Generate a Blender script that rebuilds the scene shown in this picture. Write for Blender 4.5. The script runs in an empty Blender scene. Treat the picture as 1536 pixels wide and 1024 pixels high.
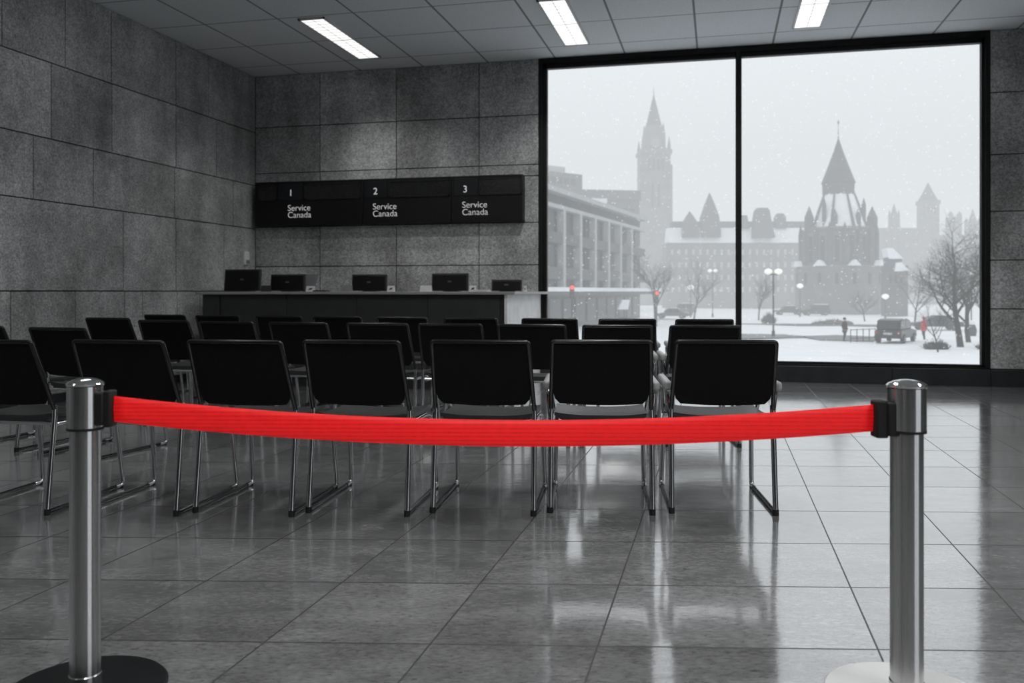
import bpy, math, random
from mathutils import Vector, Matrix, Quaternion

random.seed(7)
S = bpy.context.scene
COL = S.collection
F = 1300.0            # focal length in pixels of a 1536 wide frame
CX, HY = 768.0, 437.0  # vanishing centre column, horizon row
H = 1.15              # camera height
TH = math.radians(13.375)
ct, st = math.cos(TH), math.sin(TH)
GZ = -2.6             # street level outside

# ---------------------------------------------------------------- geometry helpers
def room(xc, yc):
    """camera-aligned ground coordinates -> room axes"""
    return (xc * ct - yc * st, xc * st + yc * ct)

def at(px, yc):
    return room((px - CX) / F * yc, yc)

def zat(py, yc):
    return H - (py - HY) / F * yc

def on_y(px, Y):
    """point of the plane y = Y seen in column px: (X, depth)"""
    u = (px - CX) / F
    yc = Y / (u * st + ct)
    return yc * (u * ct - st), yc

def on_x(px, X):
    u = (px - CX) / F
    yc = X / (u * ct - st)
    return yc * (u * st + ct), yc

class MB:
    def __init__(self):
        self.v, self.f, self.c = [], [], []
    def add(self, vs, fs, col=None):
        n = len(self.v)
        self.v += [tuple(p) for p in vs]
        for f in fs:
            self.f.append(tuple(i + n for i in f))
            self.c.append(col)
        return self
    def mm(self, x0, x1, y0, y1, z0, z1, col=None, rot=None, piv=None):
        vs = [Vector((x, y, z)) for z in (z0, z1) for y in (y0, y1) for x in (x0, x1)]
        if rot is not None:
            p = Vector(piv) if piv is not None else Vector(((x0+x1)/2, (y0+y1)/2, (z0+z1)/2))
            vs = [rot @ (q - p) + p for q in vs]
        return self.add(vs, [(0, 2, 3, 1), (4, 5, 7, 6), (0, 1, 5, 4), (2, 6, 7, 3), (0, 4, 6, 2), (1, 3, 7, 5)], col)
    def box(self, c, s, rot=None):
        return self.mm(c[0]-s[0]/2, c[0]+s[0]/2, c[1]-s[1]/2, c[1]+s[1]/2, c[2]-s[2]/2, c[2]+s[2]/2, None, rot)
    def tube(self, pts, r, seg=8, col=None):
        pts = [Vector(p) for p in pts]
        rs = r if isinstance(r, (list, tuple)) else [r] * len(pts)
        d0 = (pts[1] - pts[0]).normalized()
        up = Vector((0, 0, 1)) if abs(d0.z) < .9 else Vector((1, 0, 0))
        n = d0.cross(up).normalized()
        vs, fs = [], []
        prev = d0
        for i, p in enumerate(pts):
            if i == 0: d = d0
            elif i == len(pts) - 1: d = (p - pts[i-1]).normalized()
            else:
                d = ((pts[i+1] - p).normalized() + (p - pts[i-1]).normalized())
                d = d.normalized() if d.length > 1e-6 else prev
            q = prev.rotation_difference(d)
            n = (q @ n); n = (n - d * n.dot(d)).normalized(); prev = d
            b = d.cross(n)
            for k in range(seg):
                a = 2 * math.pi * k / seg
                vs.append(p + (n * math.cos(a) + b * math.sin(a)) * rs[i])
        for i in range(len(pts) - 1):
            for k in range(seg):
                a, b_ = i * seg + k, i * seg + (k + 1) % seg
                fs.append((a, b_, b_ + seg, a + seg))
        fs.append(tuple(range(seg))[::-1])
        m = (len(pts) - 1) * seg
        fs.append(tuple(m + k for k in range(seg)))
        return self.add(vs, fs, col)
    def lathe(self, prof, seg=24, c=(0, 0, 0), rot0=0.0, sx=1, sy=1):
        vs, fs = [], []
        for r, z in prof:
            for k in range(seg):
                a = 2 * math.pi * k / seg + rot0
                vs.append((c[0] + r * sx * math.cos(a), c[1] + r * sy * math.sin(a), c[2] + z))
        for i in range(len(prof) - 1):
            for k in range(seg):
                a, b = i * seg + k, i * seg + (k + 1) % seg
                fs.append((a, b, b + seg, a + seg))
        fs.append(tuple(range(seg))[::-1])
        m = (len(prof) - 1) * seg
        fs.append(tuple(m + k for k in range(seg)))
        return self.add(vs, fs)
    def square(self, prof, c=(0, 0, 0)):
        """square frusta, prof of (half width, z)"""
        return self.lathe([(r * math.sqrt(2), z) for r, z in prof], 4, c, math.pi / 4)
    def prism_x(self, poly, x0, x1):
        """polygon in (y, z) extruded along x"""
        n = len(poly)
        vs = [(x0, y, z) for y, z in poly] + [(x1, y, z) for y, z in poly]
        fs = [tuple(range(n))[::-1], tuple(range(n, 2*n))] + [(i, (i+1) % n, (i+1) % n + n, i + n) for i in range(n)]
        return self.add(vs, fs)
    def prism_y(self, poly, y0, y1):
        """polygon in (x, z) extruded along y"""
        n = len(poly)
        vs = [(x, y0, z) for x, z in poly] + [(x, y1, z) for x, z in poly]
        fs = [tuple(range(n)), tuple(range(n, 2*n))[::-1]] + [(i, i + n, (i+1) % n + n, (i+1) % n) for i in range(n)]
        return self.add(vs, fs)
    def build(self, name, mat, parent=None, smooth=False, bevel=0, seg=2, loc=None, rotz=0):
        me = bpy.data.meshes.new(name)
        me.from_pydata(self.v, [], self.f)
        me.validate()
        if any(c is not None for c in self.c):
            at_ = me.attributes.new('tone', 'FLOAT', 'FACE')
            for i, c in enumerate(self.c):
                at_.data[i].value = c if c is not None else .5
        me.materials.append(mat)
        if smooth:
            for p in me.polygons: p.use_smooth = True
            me.set_sharp_from_angle(angle=math.radians(38))
        o = bpy.data.objects.new(name, me)
        COL.objects.link(o)
        if parent is not None: o.parent = parent
        if loc is not None: o.location = loc
        o.rotation_euler.z = rotz
        if bevel:
            m = o.modifiers.new('edge', 'BEVEL'); m.width = bevel; m.segments = seg; m.limit_method = 'ANGLE'
            m.angle_limit = math.radians(40)
            if smooth is False and seg > 1:
                for p in me.polygons: p.use_smooth = True
                me.set_sharp_from_angle(angle=math.radians(30))
        return o

def fillet(pts, r, n=5):
    pts = [Vector(p) for p in pts]
    out = [pts[0]]
    for i in range(1, len(pts) - 1):
        a, b, c = pts[i-1], pts[i], pts[i+1]
        d1, d2 = (a - b), (c - b)
        k = min(r, d1.length * .45, d2.length * .45)
        p0, p1 = b + d1.normalized() * k, b + d2.normalized() * k
        for j in range(n + 1):
            t = j / n
            out.append(p0 * (1-t)**2 + b * 2*t*(1-t) + p1 * t*t)
    out.append(pts[-1])
    return out

def thing(name, label, cat, loc=(0, 0, 0), rotz=0, group=None):
    o = bpy.data.objects.new(name, None)
    o.empty_display_size = .1
    COL.objects.link(o)
    o.location = loc; o.rotation_euler = (0, 0, rotz)
    o['label'] = label; o['category'] = cat
    if group: o['group'] = group
    return o

def tag(o, label=None, cat=None, group=None, kind=None):
    if label: o['label'] = label
    if cat: o['category'] = cat
    if group: o['group'] = group
    if kind: o['kind'] = kind
    return o

def dup(root, loc, rotz, label=None, group=None):
    r = root.copy(); COL.objects.link(r)
    r.location = loc; r.rotation_euler = (0, 0, rotz)
    if label: r['label'] = label
    if group: r['group'] = group
    for ch in list(root.children):
        c = ch.copy(); COL.objects.link(c); c.parent = r
        for g in list(ch.children):
            d = g.copy(); COL.objects.link(d); d.parent = c
    return r

def copy_part(o, loc, parent=None):
    c = o.copy(); COL.objects.link(c); c.parent = parent if parent else o.parent; c.location = loc
    return c

# ---------------------------------------------------------------- materials
def mat(name, col=(.5, .5, .5), rough=.5, metal=0.0, spec=.5, noise=None, bump=None, emit=None, coat=0):
    m = bpy.data.materials.new(name); m.use_nodes = True
    nt = m.node_tree; b = nt.nodes['Principled BSDF']
    b.inputs['Base Color'].default_value = (*col, 1)
    b.inputs['Roughness'].default_value = rough
    b.inputs['Metallic'].default_value = metal
    b.inputs['Specular IOR Level'].default_value = spec
    if coat: b.inputs['Coat Weight'].default_value = coat
    if emit:
        b.inputs['Emission Color'].default_value = (*emit[0], 1); b.inputs['Emission Strength'].default_value = emit[1]
    if noise:   # (scale, amount)
        tc = nt.nodes.new('ShaderNodeTexCoord'); nz = nt.nodes.new('ShaderNodeTexNoise')
        nz.inputs['Scale'].default_value = noise[0]; nz.inputs['Detail'].default_value = 4
        nt.links.new(tc.outputs['Object'], nz.inputs['Vector'])
        mr = nt.nodes.new('ShaderNodeMapRange')
        mr.inputs['From Min'].default_value = .25; mr.inputs['From Max'].default_value = .75
        mr.inputs['To Min'].default_value = 1 - noise[1]; mr.inputs['To Max'].default_value = 1 + noise[1]
        nt.links.new(nz.outputs['Fac'], mr.inputs['Value'])
        vm = nt.nodes.new('ShaderNodeVectorMath'); vm.operation = 'SCALE'
        vm.inputs[0].default_value = col
        nt.links.new(mr.outputs['Result'], vm.inputs['Scale'])
        nt.links.new(vm.outputs['Vector'], b.inputs['Base Color'])
        if bump:
            bp = nt.nodes.new('ShaderNodeBump'); bp.inputs['Strength'].default_value = bump
            bp.inputs['Distance'].default_value = .01
            nt.links.new(nz.outputs['Fac'], bp.inputs['Height']); nt.links.new(bp.outputs['Normal'], b.inputs['Normal'])
    return m

class NT:
    """small node-graph helper"""
    def __init__(self, m):
        m.use_nodes = True
        self.t = m.node_tree; self.b = self.t.nodes.get('Principled BSDF')
    def n(self, kind, **kw):
        x = self.t.nodes.new(kind)
        for k, v in kw.items(): setattr(x, k, v)
        return x
    def l(self, a, b): self.t.links.new(a, b)
    def math(self, op, a, b=None, c=None, clamp=False):
        x = self.n('ShaderNodeMath', operation=op, use_clamp=clamp)
        for i, v in enumerate((a, b, c)):
            if v is None: continue
            if isinstance(v, (int, float)): x.inputs[i].default_value = v
            else: self.l(v, x.inputs[i])
        return x.outputs[0]
    def noise(self, vec, scale, detail=4, rough=.55):
        x = self.n('ShaderNodeTexNoise'); x.inputs['Scale'].default_value = scale
        x.inputs['Detail'].default_value = detail; x.inputs['Roughness'].default_value = rough
        if vec is not None: self.l(vec, x.inputs['Vector'])
        return x.outputs['Fac']
    def rng(self, v, a, b, c, d):
        x = self.n('ShaderNodeMapRange')
        for k, q in zip(('From Min', 'From Max', 'To Min', 'To Max'), (a, b, c, d)): x.inputs[k].default_value = q
        self.l(v, x.inputs['Value']); return x.outputs['Result']
    def scalecol(self, col, fac):
        x = self.n('ShaderNodeVectorMath', operation='SCALE'); x.inputs[0].default_value = col
        self.l(fac, x.inputs['Scale']); return x.outputs['Vector']

def stone_mat():
    m = bpy.data.materials.new('grey_stone'); g = NT(m)
    tc = g.n('ShaderNodeTexCoord').outputs['Object']
    tone = g.n('ShaderNodeAttribute', attribute_name='tone').outputs['Fac']
    fine = g.rng(g.noise(tc, 45, 6, .75), .3, .7, .3, 1.7)
    blot = g.rng(g.noise(tc, 1.1, 3, .6), .3, .7, .62, 1.38)
    grain = g.rng(g.noise(tc, 16, 4, .65), .3, .7, .78, 1.22)
    mp = g.n('ShaderNodeMapping'); mp.inputs['Scale'].default_value = (5, 5, .45); g.l(tc, mp.inputs['Vector'])
    streak = g.rng(g.noise(mp.outputs['Vector'], 1.0, 3), .3, .7, .88, 1.12)
    f = g.math('MULTIPLY', g.math('MULTIPLY', fine, blot), g.math('MULTIPLY', grain, streak))
    f = g.math('MULTIPLY', f, g.rng(tone, 0, 1, .86, 1.14))
    f = g.math('MULTIPLY', f, g.math('ADD', .06, g.math('MULTIPLY', .94, g.math('GREATER_THAN', tone, -.5))))
    g.l(g.scalecol((.34, .345, .35), f), g.b.inputs['Base Color'])
    g.b.inputs['Roughness'].default_value = .62
    g.b.inputs['Specular IOR Level'].default_value = .35
    bp = g.n('ShaderNodeBump'); bp.inputs['Strength'].default_value = .35; bp.inputs['Distance'].default_value = .004
    g.l(g.noise(tc, 70, 5, .7), bp.inputs['Height']); g.l(bp.outputs['Normal'], g.b.inputs['Normal'])
    return m

def floor_mat():
    m = bpy.data.materials.new('polished_floor_tile'); g = NT(m)
    tc = g.n('ShaderNodeTexCoord').outputs['Object']
    sp = g.n('ShaderNodeSeparateXYZ'); g.l(tc, sp.inputs[0])
    X, Y = sp.outputs['X'], sp.outputs['Y']
    xc = g.math('ADD', g.math('MULTIPLY', X, ct), g.math('MULTIPLY', Y, st))
    yc = g.math('ADD', g.math('MULTIPLY', X, -st), g.math('MULTIPLY', Y, ct))
    T = g.math('DIVIDE', g.math('ADD', yc, g.math('MULTIPLY', xc, .03)), 1.0072)
    Sx = g.math('SUBTRACT', xc, g.math('MULTIPLY', T, .24))
    # one wider column of tiles
    cl = g.n('ShaderNodeClamp'); cl.inputs['Min'].default_value = 0; cl.inputs['Max'].default_value = .353
    g.l(g.math('SUBTRACT', Sx, -.194), cl.inputs['Value'])
    S2 = g.math('SUBTRACT', Sx, cl.outputs[0])
    a = g.math('DIVIDE', g.math('SUBTRACT', S2, -.394 - .545*60), .545)
    b = g.math('DIVIDE', g.math('SUBTRACT', T, 2.80 - .585*60), .585)
    def line(v, w):
        fr = g.math('FRACT', v)
        d = g.math('MINIMUM', fr, g.math('SUBTRACT', 1.0, fr))
        return g.math('LESS_THAN', d, w)
    gr = g.math('MAXIMUM', line(a, .0060), line(b, .0072))
    wn = g.n('ShaderNodeTexWhiteNoise', noise_dimensions='2D')
    cb = g.n('ShaderNodeCombineXYZ'); g.l(g.math('FLOOR', a), cb.inputs[0]); g.l(g.math('FLOOR', b), cb.inputs[1])
    g.l(cb.outputs[0], wn.inputs['Vector'])
    tone = g.rng(wn.outputs['Value'], 0, 1, .86, 1.14)
    # horizontal mottling of the stone, per tile shifted
    cb2 = g.n('ShaderNodeCombineXYZ')
    g.l(xc, cb2.inputs[0]); g.l(g.math('MULTIPLY', yc, 2.2), cb2.inputs[1]); g.l(g.math('MULTIPLY', wn.outputs['Value'], 9.0), cb2.inputs[2])
    v = cb2.outputs[0]
    n1 = g.rng(g.noise(v, 3.0, 5, .6), .3, .7, .75, 1.25)
    n2 = g.rng(g.noise(v, 30, 6, .75), .3, .7, .55, 1.45)
    pit = g.rng(g.noise(v, 26, 2, .5), .66, .72, 1.0, .62)
    f = g.math('MULTIPLY', g.math('MULTIPLY', n1, n2), g.math('MULTIPLY', tone, pit))
    f = g.math('MULTIPLY', f, g.math('SUBTRACT', 1.0, g.math('MULTIPLY', gr, .93)))
    g.l(g.scalecol((.27, .275, .28), f), g.b.inputs['Base Color'])
    r = g.rng(g.noise(v, 7, 4, .6), .3, .7, .09, .2)
    g.l(g.math('ADD', r, g.math('MULTIPLY', gr, .4)), g.b.inputs['Roughness'])
    g.b.inputs['Specular IOR Level'].default_value = 1.0
    g.b.inputs['IOR'].default_value = 1.5
    g.b.inputs['Coat Weight'].default_value = 1.0; g.b.inputs['Coat IOR'].default_value = 2.45
    hgt = g.math('ADD', g.math('MULTIPLY', g.noise(v, 30, 4, .6), .35), g.math('MULTIPLY', g.noise(v, 5, 3, .5), .9))
    hgt = g.math('SUBTRACT', hgt, g.math('MULTIPLY', gr, .7))
    bp = g.n('ShaderNodeBump'); bp.inputs['Strength'].default_value = .22; bp.inputs['Distance'].default_value = .006
    g.l(hgt, bp.inputs['Height']); g.l(bp.outputs['Normal'], g.b.inputs['Normal'])
    bp2 = g.n('ShaderNodeBump'); bp2.inputs['Strength'].default_value = .10; bp2.inputs['Distance'].default_value = .005
    g.l(hgt, bp2.inputs['Height']); g.l(bp2.outputs['Normal'], g.b.inputs['Coat Normal'])
    g.l(g.math('ADD', g.rng(g.noise(v, 9, 4, .6), .3, .7, .045, .11), g.math('MULTIPLY', gr, .4)), g.b.inputs['Coat Roughness'])
    g.l(g.math('SUBTRACT', 1.0, g.math('MULTIPLY', gr, .9)), g.b.inputs['Coat Weight'])
    return m

def ceiling_mat():
    m = bpy.data.materials.new('ceiling_tile'); g = NT(m)
    tc = g.n('ShaderNodeTexCoord').outputs['Object']
    sp = g.n('ShaderNodeSeparateXYZ'); g.l(tc, sp.inputs[0])
    def line(v, off, w):
        q = g.math('DIVIDE', g.math('SUBTRACT', v, off - .9444*40), .9444)
        fr = g.math('FRACT', q)
        d = g.math('MINIMUM', fr, g.math('SUBTRACT', 1.0, fr))
        return g.math('LESS_THAN', d, w)
    gx = line(sp.outputs['X'], -5.93, .013); gy = line(sp.outputs['Y'], 11.06, .010)
    gr = g.math('MAXIMUM', gx, gy)
    sp2 = g.rng(g.noise(tc, 60, 3, .7), .3, .7, .88, 1.12)
    f = g.math('MULTIPLY', sp2, g.math('SUBTRACT', 1.0, g.math('MULTIPLY', gr, .72)))
    g.l(g.scalecol((.66, .69, .715), f), g.b.inputs['Base Color'])
    g.b.inputs['Roughness'].default_value = .85
    return m

def diffuser_mat():
    m = bpy.data.materials.new('lit_louvre_diffuser'); g = NT(m)
    tc = g.n('ShaderNodeTexCoord').outputs['Object']
    sp = g.n('ShaderNodeSeparateXYZ'); g.l(tc, sp.inputs[0])
    fr = g.math('FRACT', g.math('MULTIPLY', g.math('ADD', sp.outputs['Y'], 20.0), 9.0))
    lou = g.rng(g.math('LESS_THAN', fr, .3), 0, 1, 1.0, .5)
    mid = g.rng(g.math('LESS_THAN', g.math('ABSOLUTE', sp.outputs['X']), .006), 0, 1, 1.0, .3)
    crs = g.rng(g.math('LESS_THAN', g.math('ABSOLUTE', sp.outputs['Y']), .01), 0, 1, 1.0, .25)
    f = g.math('MULTIPLY', g.math('MULTIPLY', lou, mid), crs)
    g.b.inputs['Base Color'].default_value = (.8, .8, .8, 1)
    g.b.inputs['Emission Color'].default_value = (1, .99, .97, 1)
    g.l(g.math('MULTIPLY', f, LAMP), g.b.inputs['Emission Strength'])
    return m

def glass_mat():
    m = bpy.data.materials.new('window_glass'); g = NT(m)
    t = g.t; t.nodes.remove(g.b)
    out = t.nodes['Material Output']
    tr = g.n('ShaderNodeBsdfTransparent'); tr.inputs['Color'].default_value = (.97, .985, .99, 1)
    gl = g.n('ShaderNodeBsdfGlossy'); gl.inputs['Roughness'].default_value = .01
    fr = g.n('ShaderNodeFresnel'); fr.inputs['IOR'].default_value = 1.035
    mx = g.n('ShaderNodeMixShader')
    g.l(fr.outputs[0], mx.inputs[0]); g.l(tr.outputs[0], mx.inputs[1]); g.l(gl.outputs[0], mx.inputs[2])
    g.l(mx.outputs[0], out.inputs['Surface'])
    return m

def haze_mat():
    m = bpy.data.materials.new('winter_haze'); g = NT(m)
    t = g.t; t.nodes.remove(g.b)
    out = t.nodes['Material Output']
    ab = g.n('ShaderNodeVolumeAbsorption'); ab.inputs['Color'].default_value = (0, 0, 0, 1); ab.inputs['Density'].default_value = FOG
    em = g.n('ShaderNodeEmission'); em.inputs['Color'].default_value = (.985, 1.0, 1.02, 1); em.inputs['Strength'].default_value = FOG * FOGL
    ad = g.n('ShaderNodeAddShader')
    g.l(ab.outputs[0], ad.inputs[0]); g.l(em.outputs[0], ad.inputs[1]); g.l(ad.outputs[0], out.inputs['Volume'])
    return m

LAMP = 1.25
FOG, FOGL = .0045, .80
M = {}
M['stone'] = stone_mat()
M['floor'] = floor_mat()
M['ceiling'] = ceiling_mat()
M['diffuser'] = diffuser_mat()
M['glass'] = glass_mat()
M['haze'] = haze_mat()
M['joint'] = mat('dark_joint', (.02, .02, .021), .9)
M['frame'] = mat('dark_window_frame', (.007, .0075, .008), .5, 0, .25, noise=(8, .15))
M['curb'] = mat('black_stone_curb', (.022, .024, .026), .35, 0, .5, noise=(6, .3))
M['trim'] = mat('light_frame_white', (.55, .55, .55), .5, noise=(10, .05))
M['chrome'] = mat('chrome_tube', (.62, .63, .64), .14, 1.0, noise=(40, .04))
M['backmesh'] = mat('black_back_fabric', (.0045, .0045, .005), .75, 0, .2, noise=(300, .35), bump=.3)
M['plastic'] = mat('dark_frame_plastic', (.007, .0072, .0075), .24, 0, .5, noise=(30, .1))
M['seat'] = mat('black_vinyl_seat', (.03, .031, .032), .38, 0, .5, noise=(12, .15))
M['dark_chrome'] = mat('dark_chrome', (.075, .077, .08), .25, 1.0, noise=(40, .05))  # runner chrome darkened in colour to mute ceiling-light reflections
M['armpad'] = mat('grey_arm_pad', (.36, .365, .37), .4, 0, .5, noise=(20, .08))
M['rubber'] = mat('black_rubber', (.008, .008, .008), .7, noise=(20, .1))
M['worktop'] = mat('worktop_laminate', (.34, .34, .335), .4, noise=(12, .08))
M['counter'] = mat('dark_counter_panel', (.034, .0355, .037), .5, noise=(5, .15))
M['counter_dark'] = mat('black_counter_panel', (.02, .021, .022), .55, noise=(5, .15))
M['counter_end'] = mat('pale_counter_panel', (.82, .825, .83), .5, noise=(6, .12))  # end panel whitened to stand in for window light falling on it
M['monitor'] = mat('monitor_shell', (.004, .004, .0042), .5, 0, .3, noise=(20, .1))
M['monitor_rim'] = mat('monitor_rim', (.03, .031, .032), .4, noise=(20, .1))
M['badge'] = mat('grey_badge', (.10, .10, .105), .4, .4, noise=(50, .1))
M['paper'] = mat('white_card', (.62, .62, .62), .7, noise=(25, .05))
M['ink'] = mat('dark_ink', (.03, .03, .03), .7, noise=(50, .1))
M['greycard'] = mat('grey_card', (.2, .2, .205), .6, noise=(20, .08))
M['greypanel'] = mat('grey_acrylic', (.24, .245, .26), .35, noise=(10, .06))
M['sign'] = mat('black_sign_box', (.0035, .0037, .004), .45, 0, .35, noise=(5, .2))
M['signframe'] = mat('black_sign_frame', (.012, .0125, .013), .35, 0, .4, noise=(10, .1))
M['display'] = mat('dark_display_glass', (.013, .0135, .0135), .25, 0, .5, noise=(40, .3))
M['numtile'] = mat('blue_black_tile', (.006, .008, .011), .4, 0, .4, noise=(10, .15))
M['letter'] = mat('pale_lettering', (.6, .6, .6), .6, noise=(30, .05), emit=((.85, .85, .85), .34))  # letters given a glow to raise their brightness
M['switch'] = mat('pale_plastic', (.8, .8, .8), .4, noise=(30, .05))

def belt_mat():
    m = bpy.data.materials.new('red_webbing'); g = NT(m)
    tc = g.n('ShaderNodeTexCoord').outputs['Object']
    sp = g.n('ShaderNodeSeparateXYZ'); g.l(tc, sp.inputs[0])
    rib = g.rng(g.math('SINE', g.math('MULTIPLY', sp.outputs['Z'], 560.0)), -1, 1, .78, 1.10)
    nz = g.rng(g.noise(tc, 55, 4, .7), .3, .7, .9, 1.1)
    f = g.math('MULTIPLY', rib, nz)
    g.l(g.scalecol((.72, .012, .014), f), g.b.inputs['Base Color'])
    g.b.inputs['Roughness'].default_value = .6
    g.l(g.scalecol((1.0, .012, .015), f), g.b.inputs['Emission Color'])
    g.b.inputs['Emission Strength'].default_value = .40  # belt given its own red glow to stay vivid in the dim room
    return m
M['belt'] = belt_mat()

def steel_mat(name, col, rough):
    m = mat(name, col, rough, 1.0)
    g = NT(m)
    tc = g.n('ShaderNodeTexCoord').outputs['Object']
    mp = g.n('ShaderNodeMapping'); mp.inputs['Scale'].default_value = (300, 300, 2); g.l(tc, mp.inputs['Vector'])
    g.l(g.rng(g.noise(mp.outputs['Vector'], 1, 3), .3, .7, rough * .8, rough * 1.25), g.b.inputs['Roughness'])
    g.l(g.n('ShaderNodeTangent', direction_type='RADIAL', axis='Z').outputs[0], g.b.inputs['Tangent'])
    g.b.inputs['Anisotropic'].default_value = .93; g.b.inputs['Anisotropic Rotation'].default_value = .25
    return m
M['steel'] = steel_mat('brushed_steel', (.66, .66, .665), .20)
M['steel_polish'] = steel_mat('polished_steel', (.8, .8, .8), .08)
M['base_black'] = mat('black_base_plate', (.012, .013, .014), .3, .2, .5, noise=(8, .1))  # polished metal like the other base; dark surroundings it mirrors put into colour
M['base_pale'] = mat('pale_base_plate', (.78, .78, .785), .38, .15, .5, noise=(8, .06))  # window reflection painted into the colour of this polished base
# street
M['snow'] = mat('snow', (.86, .88, .9), .8, 0, .2, noise=(.6, .06))
M['asphalt'] = mat('wet_asphalt', (.13, .135, .14), .5, noise=(2, .25))
M['stone_far'] = mat('sandstone', (.15, .148, .143), .8, noise=(.4, .25))
M['stone_dark'] = mat('dark_sandstone', (.09, .09, .09), .8, noise=(.4, .25))
M['slate'] = mat('slate_roof', (.05, .053, .055), .6, noise=(.6, .2))
M['win_far'] = mat('dark_panes', (.02, .022, .024), .3, noise=(1, .2))
M['pale_wall'] = mat('pale_cladding', (.42, .425, .43), .7, noise=(.5, .1))
M['mid_wall'] = mat('grey_cladding', (.10, .102, .105), .7, noise=(.5, .15))
M['clock'] = mat('clock_white', (.24, .24, .235), .6, noise=(1, .05))
M['bark'] = mat('bark', (.016, .015, .014), .9, noise=(8, .3))
M['twig'] = mat('twigs', (.022, .021, .02), .9, noise=(8, .3))
M['carpaint'] = mat('dark_car_paint', (.02, .021, .023), .3, .3, .5, noise=(2, .1))
M['carglass'] = mat('car_glass', (.015, .016, .018), .1, noise=(2, .1))
M['coat_dark'] = mat('dark_coat', (.02, .02, .022), .8, noise=(10, .2))
M['coat_red'] = mat('red_coat', (.62, .05, .045), .8, noise=(10, .15))
M['skin'] = mat('skin', (.42, .27, .2), .6, noise=(10, .08))
M['lampglow'] = mat('lamp_globe', (.8, .78, .74), .4, noise=(4, .03), emit=((1, .95, .88), .55))
M['redglow'] = mat('red_signal', (.8, .05, .04), .4, noise=(4, .03), emit=((1, .10, .08), .8))
M['pole'] = mat('street_pole', (.03, .03, .032), .5, noise=(10, .15))

# ---------------------------------------------------------------- room shell
LX, RX, BY, FY, CZ = -6.646, 6.2, 11.572, -4.0, 4.319
WX0, WX1 = -2.377, 3.21       # window opening

fl = MB().mm(LX - .3, RX + .3, FY - .3, BY + .3, -.12, 0).build('floor', M['floor']); tag(fl, kind='structure')
ce = MB().mm(LX - .3, RX + .3, FY - .3, BY + .3, CZ, CZ + .15).build('ceiling', M['ceiling']); tag(ce, kind='structure')

def panels(mb, rows, place, gap=.013, jt=.02):
    """rows: (z0, z1, [cuts]) ; place(a0, a1, z0, z1, tone)"""
    for z0, z1, cuts in rows:
        for a0, a1 in zip(cuts[:-1], cuts[1:]):
            place(a0 + gap/2, a1 - gap/2, z0 + gap/2, z1 - gap/2, random.random())

def wall_core(mb_args, name):
    pass

# left wall
lw = MB()
lw.mm(LX - .3, LX - .02, FY - .3, BY + .3, 0, CZ, -1.0)
cut = lambda pxs: [on_x(p, LX)[0] for p in pxs]
base_cuts = [-4.0, -2.4, -.9, .8, 2.3, 3.9, 5.4, 6.7]
rowsL = [(3.49, CZ, base_cuts + cut([3, 98, 167, 264, 313]) + [BY]),
         (2.71, 3.49, base_cuts[:-1] + cut([-40, 77, 168, 264, 325]) + [BY]),
         (2.07, 2.71, base_cuts + cut([50, 140, 262, 350]) + [BY]),
         (1.155, 2.07, base_cuts[:-1] + cut([-60, 185, 264, 336]) + [BY]),
         (0.0, 1.155, base_cuts + cut([16, 113, 187, 214, 266, 300]) + [BY])]
panels(lw, rowsL, lambda a0, a1, z0, z1, t: lw.mm(LX - .03, LX, a0, a1, z0, z1, t))
o = lw.build('wall_left', M['stone']); tag(o, kind='structure')

# back wall, left of the window and right of it
bw = MB()
bw.mm(LX - .3, WX0, BY + .02, BY + .15, 0, CZ, -1.0)
bw.mm(WX1, RX + .3, BY + .02, BY + .15, 0, CZ, -1.0)
bc = [LX] + [on_y(p, BY)[0] for p in (480, 594.5, 718.5)] + [WX0]
rowsB = [(a, b, bc) for a, b in zip((0, .93, 1.515, 2.095, 2.73, 2.885, 3.56), (.93, 1.515, 2.095, 2.73, 2.885, 3.56, CZ))]
panels(bw, rowsB, lambda a0, a1, z0, z1, t: bw.mm(a0, a1, BY, BY + .03, z0, z1, t))
rc = [WX1, 4.3, 5.4, RX]
rowsR = [(a, b, rc) for a, b in zip((.21, .94, 1.53, 2.12, 2.81, 3.56), (.94, 1.53, 2.12, 2.81, 3.56, CZ))]
panels(bw, rowsR, lambda a0, a1, z0, z1, t: bw.mm(a0, a1, BY, BY + .03, z0, z1, t))
# returns of the stone beside the window
o = bw.build('wall_back', M['stone']); tag(o, kind='structure')

# right and rear walls (close the room), coloured dark to deepen post reflections
w = MB(); w.mm(LX - .3, RX + .3, FY - .3, FY, 0, CZ, .4); o = w.build('wall_front', M['counter_dark']); tag(o, kind='structure')
VY0, VY1, VZ0, VZ1 = -3.4, 1.4, .08, 4.0      # added unseen window in the right wall, for post streaks and front floor light
w = MB()
w.mm(RX, RX + .3, FY - .3, VY0, 0, CZ, .4); w.mm(RX, RX + .3, VY1, BY + .3, 0, CZ, .4)
w.mm(RX, RX + .3, VY0, VY1, 0, VZ0, .4); w.mm(RX, RX + .3, VY0, VY1, VZ1, CZ, .4)
o = w.build('wall_right', M['counter_dark']); tag(o, kind='structure')
w2 = bpy.data.objects.new('window_2', None); COL.objects.link(w2); tag(w2, kind='structure'); w2.location = (RX, 0, 0)
f2 = MB()
for a, b in ((VY0, VY0 + .08), (VY1 - .08, VY1), ((VY0 + VY1)/2 - .04, (VY0 + VY1)/2 + .04)): f2.mm(.02, .2, a, b, VZ0, VZ1)
for a, b in ((VZ0, VZ0 + .08), (VZ1 - .08, VZ1)): f2.mm(.02, .2, VY0 + .08, VY1 - .08, a, b)
f2.build('frame', M['frame'], w2)
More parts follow.
